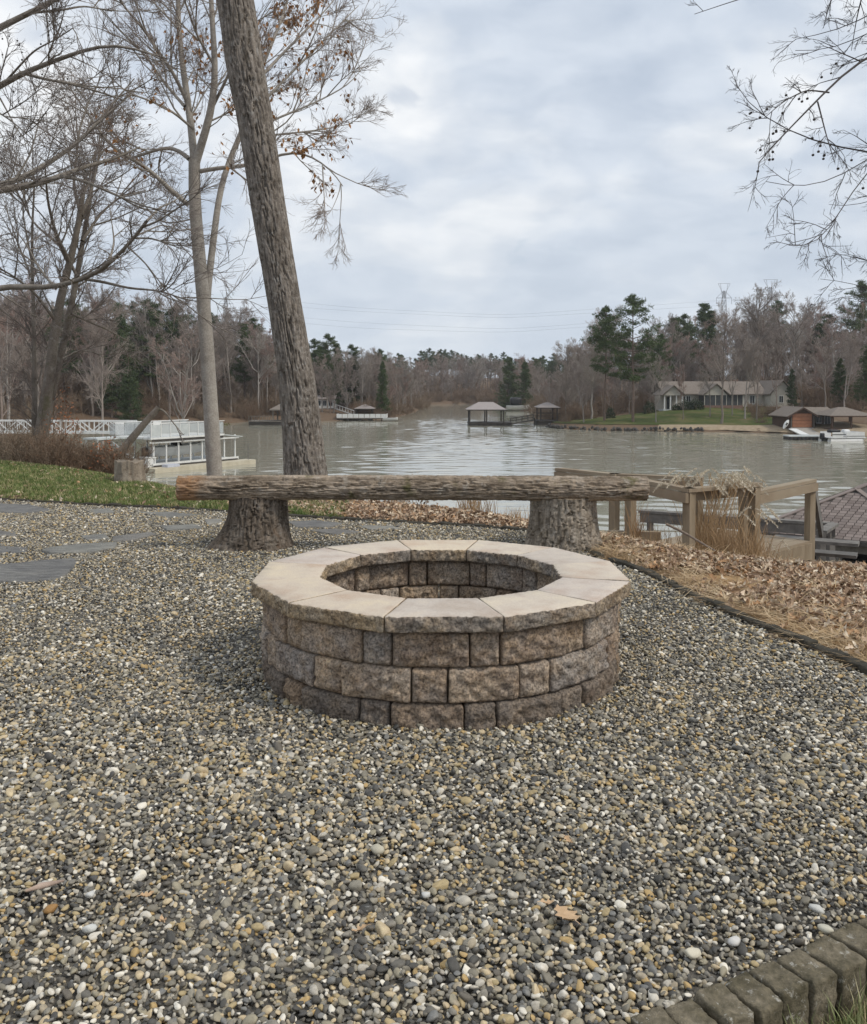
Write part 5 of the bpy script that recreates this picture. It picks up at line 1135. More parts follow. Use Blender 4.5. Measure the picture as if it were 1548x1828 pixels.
# ================================================================== FAR SHORE: LAWN, BANK
M_wpaint = simple('white_paint', (.62, .62, .60), (.74, .74, .72), 3, .6); M_wgrey = simple('grey_white_panel', (.42, .45, .45), (.58, .60, .59), 2, .5)
M_wood = simple('dock_wood', (.13, .115, .10), (.21, .19, .165), 3, .9); M_darkwood = simple('dark_dock_wood', (.045, .04, .036), (.085, .075, .066), 3, .9)
M_roofb = simple('brown_shingle_roof', (.165, .138, .115), (.225, .19, .162), 4, .9, .3, .02); M_roofg = simple('grey_shingle_roof', (.235, .205, .19), (.31, .275, .258), 4, .9, .3, .02)
FARLAWN = [(17.6, 137), (19, 131), (24, 124.5), (31, 123), (39, 121.5), (47, 119), (52, 125), (55, 141), (48, 146), (38, 148), (27, 147), (21, 143)]
m = Mat('far_lawn_grass', .95, .1); f = m.noise(.35, 5, .65); m.color(m.ramp(f, [(.3, (.055, .078, .022)), (.5, (.08, .095, .03)), (.68, (.15, .125, .06))])); m.bump(m.noise(3, 4, .6), .4, .1)
fl = drape('far_lawn', FARLAWN, m.m, .06, 1.5); tag(fl, kind='structure')
SAND = [(30, 120.2), (39, 118.8), (46.6, 112.5), (51.5, 105.6), (57, 108), (53, 118), (46, 119.2), (38, 121.8), (31, 123)]
sd_ = drape('shore_path', SAND, simple('sandy_shore', (.26, .20, .13), (.38, .30, .21), 2, .95, .4, .05), .08, 1.0); tag(sd_, kind='structure')
# riprap stone bank along the point
rip = thing('stone_bank', 'dark riprap stones lining the point below the far pines', 'stone bank', (24, 122, WATER)); rs = np.random.default_rng(9); rp = []
for v in range(5):
    me = pebble(50 + v, 6); me.materials.clear(); me.materials.append(M_rip if v else simple('riprap', (.05, .047, .043), (.12, .11, .10), 3, .95)); M_rip = me.materials[0]; rp.append(me)
LK_ = np.array([(17.0, 134), (18, 127), (23.5, 121.5), (31, 120), (36, 119.2)])
for k in range(150):
    t = rs.uniform(0, len(LK_) - 1.001); i = int(t); p = LK_[i] * (1 - t + i) + LK_[i + 1] * (t - i); o = link('stone', rp[k % 5], rip, (p[0] - 24 + rs.normal(0, .25), p[1] - 122 + rs.normal(0, .25), rs.uniform(.02, .45)), tuple(rs.uniform(0, 3, 3))); s_ = rs.uniform(.12, .26); o.scale = (s_ * 1.3, s_, s_ * .8)

def blk(root, org, yaw):
    """part builder in a thing's own frame"""
    def f(name, mat, fn, parent=None):
        mb = MB(); fn(mb); return mb.build(name, mat, parent or root)
    return f
# ---- white dock with upper deck, left
DO = np.array([-19.2, 62.0]); yaw = math.atan2(.835, .55)
wd = thing('white_boat_dock', 'white two-level boat dock with railed roof deck beside the left bank', 'dock', (DO[0], DO[1], WATER), yaw); B = blk(wd, None, 0)
M_acr = bpy.data.materials.new('clear_acrylic_panel'); M_acr.use_nodes = True; _n = M_acr.node_tree; _p = _n.nodes['Principled BSDF']; _p.inputs['Base Color'].default_value = (.58, .61, .61, 1); _p.inputs['Roughness'].default_value = .15; _p.inputs['Alpha'].default_value = .38
ZU = zy(778, 65) - WATER; LN = 8.6; DP = 4.6
M_float = simple('tan_float', (.46, .41, .31), (.58, .53, .42), 2, .8)
B('float', M_float, lambda b: b.box(-.3, 9.4, -.2, .9, -.25, .32)); B('float', M_float, lambda b: b.box(-.28, .9, .92, 3.0, -.25, .315))
B('deck', M_wgrey, lambda b: b.box(.4, LN, .95, DP, .35, .48)); B('edge_trim', M_wpaint, lambda b: b.box(.4, LN, .86, .945, .36, .58)); B('bumper', M_darkwood, lambda b: b.box(.42, LN - .1, .82, .858, .34, .44))
for x in np.linspace(.6, LN - .2, 8): 
    for y in (1.05, DP - .1):
        B('post', M_wpaint, lambda b: b.box(x - .05, x + .05, y - .05, y + .05, .48, ZU - .14))
B('upper_deck', M_wpaint, lambda b: b.box(.1, 7.0, .7, DP + .2, ZU - .14, ZU)); B('beam', M_darkwood, lambda b: b.box(.3, 6.9, .72, .80, ZU - .30, ZU - .145)); B('eave', M_wpaint, lambda b: b.box(.1, LN, .78, .86, ZU - .42, ZU - .31))
B('canopy', M_wgrey, lambda b: b.prism([(7.02, .7, ZU - .12), (LN + .3, .7, ZU - .34), (LN + .3, DP + .2, ZU - .34), (7.02, DP + .2, ZU - .12)], (0, 0, .06)))
for k, x in enumerate(np.arange(.15, 6.9, .85)):
    B('parapet_panel', M_acr if k % 3 else M_wgrey, lambda b: b.box(x + .03, x + .82, .72, .76, ZU + .06, ZU + .88)); B('parapet_post', M_wpaint, lambda b: b.box(x - .03, x + .028, .70, .78, ZU + .002, ZU + .95))
    B('parapet_panel', M_acr if k % 4 else M_wpaint, lambda b: b.box(x + .03, x + .82, DP + .1, DP + .14, ZU + .06, ZU + .95))
for y in np.arange(.8, DP, .9): B('parapet_panel', M_acr, lambda b: b.box(.12, .16, y, y + .85, ZU + .06, ZU + .9)); B('parapet_panel', M_acr, lambda b: b.box(6.9, 6.94, y, y + .85, ZU + .06, ZU + .9))
B('top_rail', M_wpaint, lambda b: b.box(.08, 7.0, .69, .79, ZU + .952, ZU + 1.0)); B('top_rail', M_wpaint, lambda b: b.box(.08, 7.0, DP + .07, DP + .17, ZU + .952, ZU + 1.0))
sr = B('stair', M_wgrey, lambda b: b.bar((-.2, 1.4, .45), (-1.3, 3.8, ZU - .1), .08, .3))
for k in range(9):
    t = (k + .5) / 9; B('step', M_darkwood, lambda b: b.box(-.2 - 1.1 * t - .45, -.2 - 1.1 * t + .45, 1.4 + 2.4 * t - .12, 1.4 + 2.4 * t + .12, .45 + (ZU - .55) * t, .49 + (ZU - .55) * t), sr)
B('stair_landing', M_wgrey, lambda b: b.box(-2.4, .09, 3.2, DP + .2, ZU - .13, ZU - .01))
B('post', M_wpaint, lambda b: b.box(-2.3, -2.2, 3.3, 3.4, -.5, ZU - .14)); B('post', M_wpaint, lambda b: b.box(-2.3, -2.2, DP, DP + .1, -.5, ZU - .14))
bx_ = thing('dock_box', 'white storage box standing on the corner of the white dock', 'box', (DO[0], DO[1], WATER), yaw); MB().box(.05, .75, 1.0, 2.2, .33, .95).build('body', M_wpaint, bx_); MB().box(.02, .78, .97, 2.23, .952, 1.02).build('lid', M_wpaint, bx_)
lb = thing('lifted_boat', 'white motor boat stored inside the white dock', 'boat', (DO[0], DO[1], WATER), yaw)
mb = MB(); sec = []
for x, w_, k_, t_ in [(1.5, .75, .45, 1.25), (3.0, .95, .42, 1.25), (5.0, .9, .45, 1.3), (6.3, .5, .6, 1.38), (7.0, .05, .95, 1.45)]: sec.append([(x, 2.8 - w_, t_), (x, 2.8 - w_ * .85, .3 + k_ * .7), (x, 2.8, .2 + k_ * .8), (x, 2.8 + w_ * .85, .3 + k_ * .7), (x, 2.8 + w_, t_)])
V = np.array(sec).reshape(-1, 3) + (0, 0, .35); ids = np.arange(25).reshape(5, 5); mb.add(V, np.stack([ids[:-1, :-1], ids[1:, :-1], ids[1:, 1:], ids[:-1, 1:]], -1).reshape(-1, 4), [(0, 1, 2), (0, 2, 3), (0, 3, 4)]); mb.build('hull', M_white, lb, True)
MB().box(1.6, 6.2, 2.1, 3.5, 1.55, 1.62).build('deck', M_wgrey, lb); mb = MB(); mb.prism([(4.2, 2.2, 1.63), (4.2, 3.4, 1.63), (3.9, 3.3, 2.05), (3.9, 2.3, 2.05)], (.04, 0, 0)); mb.build('windshield', M_dk, lb); mb = MB(); p_, Q_, V_ = round_box(.2, .2, .4, (3, 3, 3), .1); mb.add(p_ + (1.25, 2.8, 1.2), Q_); mb.build('outboard_motor', M_dk, lb, True)
mb = MB(); mb.box(.9, 2.0, -.05, .55, .325, .50); o = mb.build('folded_cover', simple('blue_white_fabric', (.40, .42, .50), (.58, .60, .66), 6, .9), None); o.location = (DO[0], DO[1], WATER); o.rotation_euler = (0, 0, yaw); tag(o, 'pale blue folded cover lying on the tan float of the white dock', 'cover')
o = MB().tube([(9.1, .3, .3), (9.1, .3, 1.6)], .035, 6).build('mooring_pole', M_grey_board, None); o.location = (DO[0], DO[1], WATER); o.rotation_euler = (0, 0, yaw); tag(o, 'thin grey pole at the end of the tan float', 'pole')
# gangway
gw0 = at_y(236, 773, 67.2); gw1 = np.array([-40, 67.5, gw0[2] + .05]); gw = thing('gangway', 'white truss gangway running from the left bank to the white dock', 'gangway', tuple(gw0)); hgt = .88
def gpart(name, a, b, wd_, ht): mb = MB(); mb.bar(np.array(a) - gw0, np.array(b) - gw0, wd_, ht); mb.build(name, M_wpaint, gw)
for dy in (0, 1.1):
    D_ = np.array([0, dy, 0]); gpart('chord', gw0 + D_, gw1 + D_, .09, .14); gpart('chord', gw0 + D_ + (0, 0, hgt), gw1 + D_ + (0, 0, hgt), .10, .10); n = 16
    for k in range(n):
        a = gw0 + (gw1 - gw0) * k / n + D_; b = gw0 + (gw1 - gw0) * (k + 1) / n + D_; gpart('upright', a, a + (0, 0, hgt), .05, .05)
        gpart('brace', *((a, b + (0, 0, hgt)) if k % 2 else (a + (0, 0, hgt), b)), .07, .07)
        for j in (.33, .66): c_ = a * (1 - j) + b * j; gpart('baluster', c_, c_ + (0, 0, hgt * .95), .025, .025)
mb = MB(); mb.bar(np.array([0, .55, .08]), gw1 - gw0 + (0, .55, .08), 1.0, .05); mb.build('walkway', M_wgrey, gw)

# ---- open pavilion docks
def pavilion(label, px0, px1, y_eave, y_apex, y_deck, d, depth, roofm, postm, nposts=3, ridge=.25, deck_ext=(0, 0), base=None, name='dock_pavilion'):
    x0 = (px0 - CX) / F * d; x1 = (px1 - CX) / F * d; z = lambda py: zy(py, d) - WATER
    ro = thing(name, label, 'dock', (x0, d, WATER)); Bp = blk(ro, None, 0); W_ = x1 - x0; ze, za, zd = z(y_eave), z(y_apex), z(y_deck); r0 = W_ * (.5 - ridge); r1 = W_ * (.5 + ridge)
    Bp('deck', postm, lambda b: b.box(-deck_ext[0], W_ + deck_ext[1], 0, depth, zd - .16, zd)); Bp('float', M_darkwood, lambda b: b.box(-deck_ext[0] + .1, W_ + deck_ext[1] - .1, .1, depth - .1, -.3, zd - .162))
    for x in np.linspace(.25, W_ - .25, nposts):
        for y in (.2, depth - .2): Bp('post', postm, lambda b: b.box(x - .09, x + .09, y - .09, y + .09, zd, ze))
    e = .25; f = [(-e, -e, ze), (W_ + e, -e, ze), (W_ + e, depth + e, ze), (-e, depth + e, ze)]; a = (r0, depth / 2, za); c = (r1, depth / 2, za)
    Bp('roof', roofm, lambda b: (b.poly([f[0], f[1], c, a]), b.poly([f[2], f[3], a, c]), b.poly([f[1], f[2], c]), b.poly([f[3], f[0], a]), b.poly([f[3], f[2], f[1], f[0]])))
    Bp('fascia', postm, lambda b: b.box(-e, W_ + e, -e - .02, -e + .03, ze - .16, ze - .01)); return ro, Bp, zd
r1_, B1, zd1 = pavilion('open dock pavilion with pinkish brown roof standing out on the water', 836, 902, 731, 718, 754.5, 137, 5.2, simple('pale_pinkish_roof', (.29, .255, .243), (.35, .315, .30), 4, .9), M_darkwood, 3, .2, (0, 1.1))
r2_, B2, zd2 = pavilion('dark gazebo dock on the point at the end of the footbridge', 963, 998, 727.5, 719, 751, 139, 5.5, M_roofg, M_darkwood, 2, .1, (.3, .3))
for j in (.55, 1.05): B2('rail', M_darkwood, lambda b: b.box(-.3, 3.3, -.02, .05, zd2 + j, zd2 + j + .07)); B2('rail', M_darkwood, lambda b: b.box(-.3, 3.3, 5.4, 5.5, zd2 + j, zd2 + j + .07))
fb = thing('foot_bridge', 'sloping footbridge with rails between the two dock pavilions', 'bridge', tuple(at_y(912, 757, 139.5))); f0 = at_y(912, 757, 139.5); f1 = at_y(953, 750, 140.5)
for dy in (0, 1.1):
    for h_, t_ in ((0, .16), (.45, .07), (.85, .09)): mb = MB(); mb.bar((0, dy, h_), f1 - f0 + (0, dy, h_), .07, t_); mb.build('rail' if h_ else 'stringer', M_darkwood, fb)
    for k in range(5): c_ = (f1 - f0) * k / 4; mb = MB(); mb.bar(c_ + (0, dy, 0), c_ + (0, dy, .9), .08, .08); mb.build('post', M_darkwood, fb)
mb = MB(); mb.bar((0, .55, .02), f1 - f0 + (0, .55, .02), 1.0, .06); mb.build('walkway', M_wood, fb)
mb = MB(); mb.box(.9, 1.1, .2, .4, -3, .8); q_ = f1 - f0; mb = MB(); mb.box(q_[0] - .1, q_[0] + .1, 0, .2, -1.6, 1.0); mb.build('pile', M_darkwood, fb)
# boats beyond the point
def far_boat(label, px, py, d, L_, cover, rz=0.0):
    p = at_y(px, py, d); o = thing('moored_boat', label, 'boat', (p[0], p[1], WATER), rz); mb = MB(); sec = []
    for x, w_, k_, t_ in [(-.5, .16, .1, .22), (-.2, .19, .06, .22), (.2, .18, .08, .23), (.42, .1, .14, .26), (.5, .01, .22, .28)]: sec.append([(x, -w_, t_), (x, -w_ * .8, k_), (x, 0, k_ * .4), (x, w_ * .8, k_), (x, w_, t_)])
    V = np.array(sec).reshape(-1, 3) * L_; ids = np.arange(25).reshape(5, 5); mb.add(V, np.stack([ids[:-1, :-1], ids[1:, :-1], ids[1:, 1:], ids[:-1, 1:]], -1).reshape(-1, 4), [(0, 1, 2), (0, 2, 3), (0, 3, 4)]); mb.build('hull', M_white, o, True)
    MB().box(-.48 * L_, .4 * L_, -.12 * L_, .12 * L_, .2 * L_, .225 * L_).build('deck', M_wgrey, o)
    if cover: mb = MB(); p_, Q_, V_ = round_box(.24 * L_, .17 * L_, .16 * L_, (4, 4, 3), .08 * L_); mb.add(p_ + (-.12 * L_, 0, .40 * L_), Q_); mb.build('cover', M_dk, o, True)
    return o
far_boat('white boat under a dark canopy moored beyond the point', 926, 731, 222, 6.0, True, .1); far_boat('small white boat by the bank right of the dark canopy boat', 958, 733, 222, 2.6, False, .4)
# ---- left far docks
r3_, B3, zd3 = pavilion('brown-roofed gazebo dock half hidden behind the oak trunk', 484, 524, 731, 719, 751.5, 138, 4.5, M_roofb, M_wood, 3, .1, (3.6, .5))
for k in range(9): B3('rail_post', M_wood, lambda b: b.box(-3.5 + k * .42, -3.42 + k * .42, .05, .13, zd3, zd3 + .7))
B3('rail', M_wood, lambda b: b.box(-3.55, 0, .04, .14, zd3 + .7, zd3 + .78))
for x in (-3.0, -2.2, .3, 1.5, 3): B3('pile', M_darkwood, lambda b: b.box(x - .1, x + .1, .3, .5, -1.5, zd3 - .165))
wr0 = at_y(601, 747, 157); rl = thing('white_rail_dock', 'long low dock with white solid railing in front of the left houses', 'dock', (wr0[0], wr0[1], WATER)); Bw = blk(rl, None, 0); zr0 = zy(746, 157) - WATER; zr1 = zy(739, 157) - WATER; WL = (690 - 601) / F * 157
Bw('deck', M_wood, lambda b: b.box(0, WL, .06, 3.5, zr0 - .2, zr0 - .02))
for k in range(9): Bw('rail_panel', M_wpaint, lambda b: b.box(k * WL / 9 + .04, (k + 1) * WL / 9 - .04, 0, .05, zr0, zr1)); Bw('pile', M_darkwood, lambda b: b.box(k * WL / 9, k * WL / 9 + .15, .2, .35, -1.5, zr0 - .2))
for x in (0, WL): Bw('rail_panel', M_wpaint, lambda b: b.box(x - .03, x + .03, .06, 3.5, zr0, zr1))
pavilion('grey hip-roofed gazebo behind the white railing', 634, 666, 729.5, 722, 746.5, 161, 3.4, M_roofg, M_darkwood, 2, .05, (0, 0))
far_boat('small white boat at the end of the white railed dock', 697, 751, 155, 2.6, False, .0)
mb = MB(); a = at_y(700, 748.5, 156); b_ = at_y(716, 748, 158); mb.bar(a, b_, 1.0, .15); tag(mb.build('float_dock', M_wood), 'short grey float right of the small white boat', 'dock')

def windows(Bf, wall, rects, y, pane, frame, parent=None):
    for (x0, x1, z0, z1) in rects:
        w_ = Bf('window', frame, lambda b: (b.box(x0 - .07, x1 + .07, y - .05, y - .004, z1, z1 + .08), b.box(x0 - .07, x1 + .07, y - .05, y - .004, z0 - .08, z0), b.box(x0 - .07, x0, y - .05, y - .004, z0, z1), b.box(x1, x1 + .07, y - .05, y - .004, z0, z1), b.box((x0 + x1) / 2 - .02, (x0 + x1) / 2 + .02, y - .045, y - .006, z0, z1)))
        Bf('pane', pane, lambda b: b.box(x0, x1, y - .02, y - .003, z0, z1), w_)
M_glass = simple('dark_window_glass', (.03, .035, .04), (.05, .055, .06), 1, .12); M_siding = simple('cream_siding', (.42, .39, .34), (.50, .465, .405), 2, .8); M_brick = simple('red_brick_base', (.19, .115, .09), (.26, .165, .13), 6, .9); M_screen = simple('porch_screen', (.05, .052, .055), (.085, .088, .09), 2, .6)
# white cottage behind left docks
hc = at_y(563, 727, 172); zc_ = tz1(hc[0] + 1.8, 173); cot = thing('white_cottage', 'small white lakeside cottage right of the oak trunk', 'house', (hc[0], hc[1], zc_)); Bc = blk(cot, None, 0); zt = zy(713, 172) - zc_
Bc('wall', M_wpaint, lambda b: b.box(0, 3.6, 0, 4, 0, zt)); Bc('roof', M_roofg, lambda b: b.prism([(-.3, -.4, zt), (3.9, -.4, zt), (3.9, 2, zt + .7), (-.3, 2, zt + .7)], (0, 0, .1))); Bc('roof', M_roofg, lambda b: b.prism([(-.3, 2.001, zt + .7), (3.9, 2.001, zt + .7), (3.9, 4.4, zt), (-.3, 4.4, zt)], (0, 0, .1)))
windows(Bc, None, [(.3, 1.0, zt - 1.2, zt - .3), (1.5, 2.1, zt - 1.2, zt - .3), (2.6, 3.3, zt - 1.2, zt - .3)], 0, M_glass, M_wgrey); Bc('balcony_rail', M_wpaint, lambda b: b.box(-.2, 1.4, -.9, -.85, zt - 2.0, zt - 1.2)); Bc('balcony', M_wpaint, lambda b: b.box(-.2, 1.4, -.9, -.01, zt - 2.1, zt - 2.0))
rmp0 = at_y(597, 729, 166); rmp1 = at_y(632, 741, 160); rm = thing('white_ramp', 'white railed ramp from the cottage down to the dock', 'ramp', tuple(rmp0))
for h_, t_ in ((0, .12), (.8, .09)): mb = MB(); mb.bar((0, 0, h_), rmp1 - rmp0 + (0, 0, h_), .08, t_); mb.build('rail', M_wpaint, rm)
for k in range(8): c_ = (rmp1 - rmp0) * k / 7; mb = MB(); mb.bar(c_, c_ + (0, 0, .8), .06, .06); mb.build('baluster', M_wpaint, rm)
mb = MB(); mb.bar((0, .5, .0), rmp1 - rmp0 + (0, .5, .0), .9, .06); mb.build('walkway', M_wood, rm)

# ---- house on the right bank
HD = 141.0; s_ = HD / F; hx = (1183 - CX) * s_; HZ = zy(731, HD) - .3
ho = thing('lake_house', 'long cream ranch house with brown gabled roofs on the right bank', 'house', (hx, HD, HZ)); Bh = blk(ho, None, 0)
def hz_(py): return zy(py, HD) - HZ
def hxx(px): return (px - 1183) * s_
ze = hz_(703.5); zr = hz_(683); zb0 = hz_(724)
def gable_x(name, x0, x1, y0, y1, ze, zr, mat, e=.4):   # ridge along x
    ym = (y0 + y1) / 2
    Bh(name, mat, lambda b: b.prism([(x0 - e, y0 - e, ze - .1), (x1 + e, y0 - e, ze - .1), (x1 + e, ym, zr), (x0 - e, ym, zr)], (0, 0, .14))); Bh(name, mat, lambda b: b.prism([(x0 - e, ym + .001, zr), (x1 + e, ym + .001, zr), (x1 + e, y1 + e, ze - .1), (x0 - e, y1 + e, ze - .1)], (0, 0, .14)))
def gable_y(name, x0, x1, y0, y1, ze, zr, mat, wallm, e=.35):   # gable facing the lake
    xm = (x0 + x1) / 2
    Bh(name, mat, lambda b: b.prism([(x0 - e, y0 - e, ze - .1), (xm, y0 - e, zr), (xm, y1, zr), (x0 - e, y1, ze - .1)], (0, 0, .14))); Bh(name, mat, lambda b: b.prism([(xm + .001, y0 - e, zr), (x1 + e, y0 - e, ze - .1), (x1 + e, y1, ze - .1), (xm + .001, y1, zr)], (0, 0, .14)))
    Bh('gable', wallm, lambda b: b.prism([(x0, y0 - .02, ze - .05), (x1, y0 - .02, ze - .05), (xm, y0 - .02, zr - .03)], (0, .2, 0)))
X1, X2, X3, X4 = hxx(1215), hxx(1254), hxx(1322), hxx(1372)
Bh('wall', M_siding, lambda b: b.box(1.0, X4, 2.0, 9.0, -2, ze)); gable_x('roof', .8, X4, 2.0, 9.0, ze, zr + .1, M_roofb)
# porch with white columns
gable_y('porch_roof', 0, 3.1, -.6, 5.3, ze - .15, hz_(689), M_roofb, M_siding)
for k in range(4): Bh('column', M_wpaint, lambda b: b.box(.1 + k * .93, .30 + k * .93, -.5, -.3, zb0 - .6, ze - .15))
Bh('porch_floor', M_wgrey, lambda b: b.box(-.1, 3.2, -.7, 2.0, zb0 - .9, zb0 - .6)); Bh('door', M_glass, lambda b: b.box(1.2, 2.0, 1.95, 1.998, zb0 - .6, ze - .5))
windows(Bh, None, [(X1 + .7, X1 + 1.3, ze - 1.5, ze - .35), (X1 + 1.5, X1 + 2.1, ze - 1.5, ze - .35)], 2.0, M_glass, M_wpaint)
# screened porch on brick
gable_y('screen_porch_roof', X2, X2 + 3.6, -1.2, 5, ze - .1, hz_(686), M_roofb, M_siding); Bh('brick_base', M_brick, lambda b: b.box(X2, X3, -1.15, 1.99, -2, ze - 1.75)); Bh('screen', M_screen, lambda b: b.box(X2 + .05, X3 - .05, -1.1, 1.98, ze - 1.748, ze - .12))
for k in range(8): x = X2 + k * (X3 - X2) / 7; Bh('screen_post', M_siding, lambda b: b.box(x - .05, x + .05, -1.16, -1.105, ze - 1.747, ze - .13))
Bh('porch_shed_roof', M_roofb, lambda b: b.prism([(X2 + 3.7, -1.5, ze - .12), (X3 + .3, -1.5, ze - .12), (X3 + .3, 2.6, ze + .45), (X2 + 3.7, 2.6, ze + .45)], (0, 0, .12)))
windows(Bh, None, [(X3 + .5, X3 + 1.1, ze - 1.5, ze - .3), (X3 + 2.2, X3 + 2.9, ze - 1.5, ze - .3)], 2.0, M_glass, M_wpaint)
Bh('chimney', M_brick, lambda b: b.box(X3 + 1.0, X3 + 1.7, 6.2, 6.9, zr - 1, zr + .55)); Bh('brick_base', M_brick, lambda b: b.box(X3 + .01, X4, 1.93, 1.99, -2, ze - 2.0))
# right wing turned to the lake
Bh('wall', M_siding, lambda b: b.box(X4 + .001, X4 + 3.6, -1.0, 8, -2, ze)); gable_y('wing_roof', X4, X4 + 3.6, -1.0, 8.4, ze, zr + .25, M_roofb, M_siding); windows(Bh, None, [(X4 + 1.3, X4 + 1.9, ze - 1.3, ze - .3)], -1.0, M_glass, M_wpaint); Bh('brick_base', M_brick, lambda b: b.box(X4 + .002, X4 + 3.6, -1.06, -1.003, -2, ze - 2.0))
bush_c = [(1225, 732), (1240, 731), (1206, 733)]

# ---- garage boathouse with shelter on the right shore
GD = 114.0; gs = GD / F; gx0 = (1411 - CX) * gs; GZ0 = zy(763, GD); gh = thing('garage_boathouse', 'small brown boathouse with copper coloured garage door on the right shore', 'boathouse', (gx0, GD, GZ0)); Bg = blk(gh, None, 0)
M_rust = simple('copper_panel', (.265, .115, .062), (.335, .155, .088), 3, .6); M_bw = simple('dark_brown_wall', (.065, .042, .032), (.10, .066, .05), 3, .85); M_conc = simple('concrete_ramp', (.30, .28, .25), (.40, .37, .33), 3, .9)
GW = 3.2; ge = zy(741, GD) - GZ0; gt = zy(728, GD) - GZ0
Bg('wall', M_bw, lambda b: b.box(0, GW, .15, 6.0, -.6, ge)); Bg('gable', M_bw, lambda b: b.prism([(0, .14, ge), (GW, .14, ge), (GW / 2, .14, gt - .05)], (0, .2, 0)))
for x0, x1, a, b__ in ((-.45, GW / 2, ge - .25, gt), (GW / 2, GW + .45, gt, ge - .25)): Bg('roof', M_roofb, lambda b: b.prism([(x0 + .001, -.3, a), (x1 - .001, -.3, b__), (x1 - .001, 6.3, b__), (x0 + .001, 6.3, a)], (0, 0, .1))); Bg('barge_board', M_bw, lambda b: b.bar((x0, -.33, a - .02), (x1, -.33, b__ - .02), .05, .18))
dh = zy(738, GD) - GZ0
door = Bg('garage_door', M_bw, lambda b: b.box(.26, 2.84, .10, .145, -.05, dh + .05))
for k in range(4): Bg('door_panel', M_rust, lambda b: b.box(.32, 2.78, .03, .095, k * dh / 4 + .02, (k + 1) * dh / 4 - .02), door)
for x in (.18, GW - .12): Bg('downpipe', M_wood, lambda b: b.box(x - .04, x + .04, .02, .10, -.3, ge - .2))
Bg('ramp', M_conc, lambda b: b.prism([(.1, .1, -.02), (3.0, .1, -.02), (2.6, -5.5, WATER - GZ0 - .2), (-.3, -5.5, WATER - GZ0 - .2)], (0, 0, -.2)))
Bg('side_wing', M_bw, lambda b: b.box(GW + .001, GW + 3.5, 2.5, 6.0, -.6, ge)); Bg('wing_roof', M_roofb, lambda b: b.prism([(GW + .46, 1.9, ge - .2), (GW + 4.2, 1.9, ge - .2), (GW + 3.4, 4.2, gt - .1), (GW / 2 + .3, 4.2, gt - .1)], (0, 0, .1)))
windows(Bg, None, [(GW + 1.2, GW + 1.9, .5, 1.4), (GW + 2.3, GW + 3.0, .3, 1.5)], 2.5, M_glass, M_wpaint)
shl = pavilion('open boat shelter with brown hip roof right of the garage boathouse', 1484, 1560, 742, 727.5, 765, 111, 6.0, M_roofb, M_bw, 3, .08, (0, 0), name='boat_shelter')[0]
ky = thing('kayak', 'pale kayak leaning against the garage boathouse', 'kayak', tuple(at_y(1398.5, 765, GD - .2))); k0 = np.zeros(3); k1 = at_y(1408, 749.5, GD - .05) - at_y(1398.5, 765, GD - .2); mb = MB(); t = np.linspace(0, 1, 9)[:, None]; mb.tube(k0 * (1 - t) + k1 * t, .26 * np.sin(np.pi * np.linspace(.06, .94, 9)) ** .7, 10); mb.build('hull', M_wpaint, ky, True); mb = MB(); mb.tube((k0 * (1 - t) + k1 * t)[3:6] + (0, -.12, .02), .16, 8); mb.build('cockpit', M_darkwood, ky, True)
fdp = at_y(1409, 786, 100.5); fd = thing('floating_dock', 'dark sided floating dock with pale deck left of the moored pontoon boat', 'dock', (fdp[0], fdp[1], WATER)); Bf = blk(fd, None, 0); fw = 61 / F * 100.5
Bf('deck', M_wgrey, lambda b: b.box(0, fw, 0, 1.8, .36, .50)); Bf('skirt', M_darkwood, lambda b: b.box(.02, fw - .02, .02, 1.78, -.2, .358))
for k in range(9): Bf('fender', M_dk, lambda b: b.box(k * fw / 9 + .1, k * fw / 9 + .25, -.05, .018, .02, .36))
gp = thing('shore_gangplank', 'pale gangplank between the floating dock and the shore', 'ramp', (fdp[0] + 2.5, 102.3, WATER + .5)); mb = MB(); mb.bar((0, 0, 0), (1.2, 6.5, .35), .9, .1); mb.build('plank', M_wpaint, gp)
bp = at_y(1503, 788, 99); bo = thing('moored_pontoon_boat', 'white pontoon boat with outboard motor moored at the floating dock', 'boat', (bp[0], bp[1], WATER), math.radians(10))
for sgn in (-1, 1): mb = MB(); mb.tube([(-2.1, sgn * .85, .05), (1.7, sgn * .85, .05), (2.15, sgn * .85, .22)], [.32, .32, .05], 12); mb.build('pontoon', M_white, bo, True)
MB().box(-2.1, 2.2, -1.15, 1.15, .36, .44).build('deck', M_white, bo)
for (x0, x1) in ((-1.9, -.6), (-.2, 2.0)): MB().box(x0, x1, -1.14, -1.09, .441, 1.02).build('fence_panel', M_white, bo); MB().box(x0, x1, 1.09, 1.14, .441, 1.02).build('fence_panel', M_white, bo)
MB().box(1.95, 2.0, -1.08, 1.08, .441, 1.02).build('fence_panel', M_white, bo); MB().box(-1.94, -.3, -1.155, -1.142, .72, .80).build('stripe', M_dk, bo); MB().box(-.2, 1.98, -1.155, -1.142, .55, .60).build('stripe', M_dk, bo)
mb = MB(); p_, Q_, V_ = round_box(.42, .3, .42, (4, 4, 4), .15); mb.add(p_ + (.3, -.2, .86), Q_); mb.build('console', M_white, bo, True); mb = MB(); p_, Q_, V_ = round_box(.65, .35, .16, (4, 3, 3), .1); mb.add(p_ + (-1.2, -.3, 1.10), Q_); mb.build('cover', M_dk, bo, True)
mb = MB(); p_, Q_, V_ = round_box(.22, .2, .34, (3, 3, 4), .1); mb.add(p_ + (-2.4, 0, .55), Q_); mb.box(-2.45, -2.3, -.06, .06, -.5, .3); mb.build('outboard_motor', M_dk, bo, True)

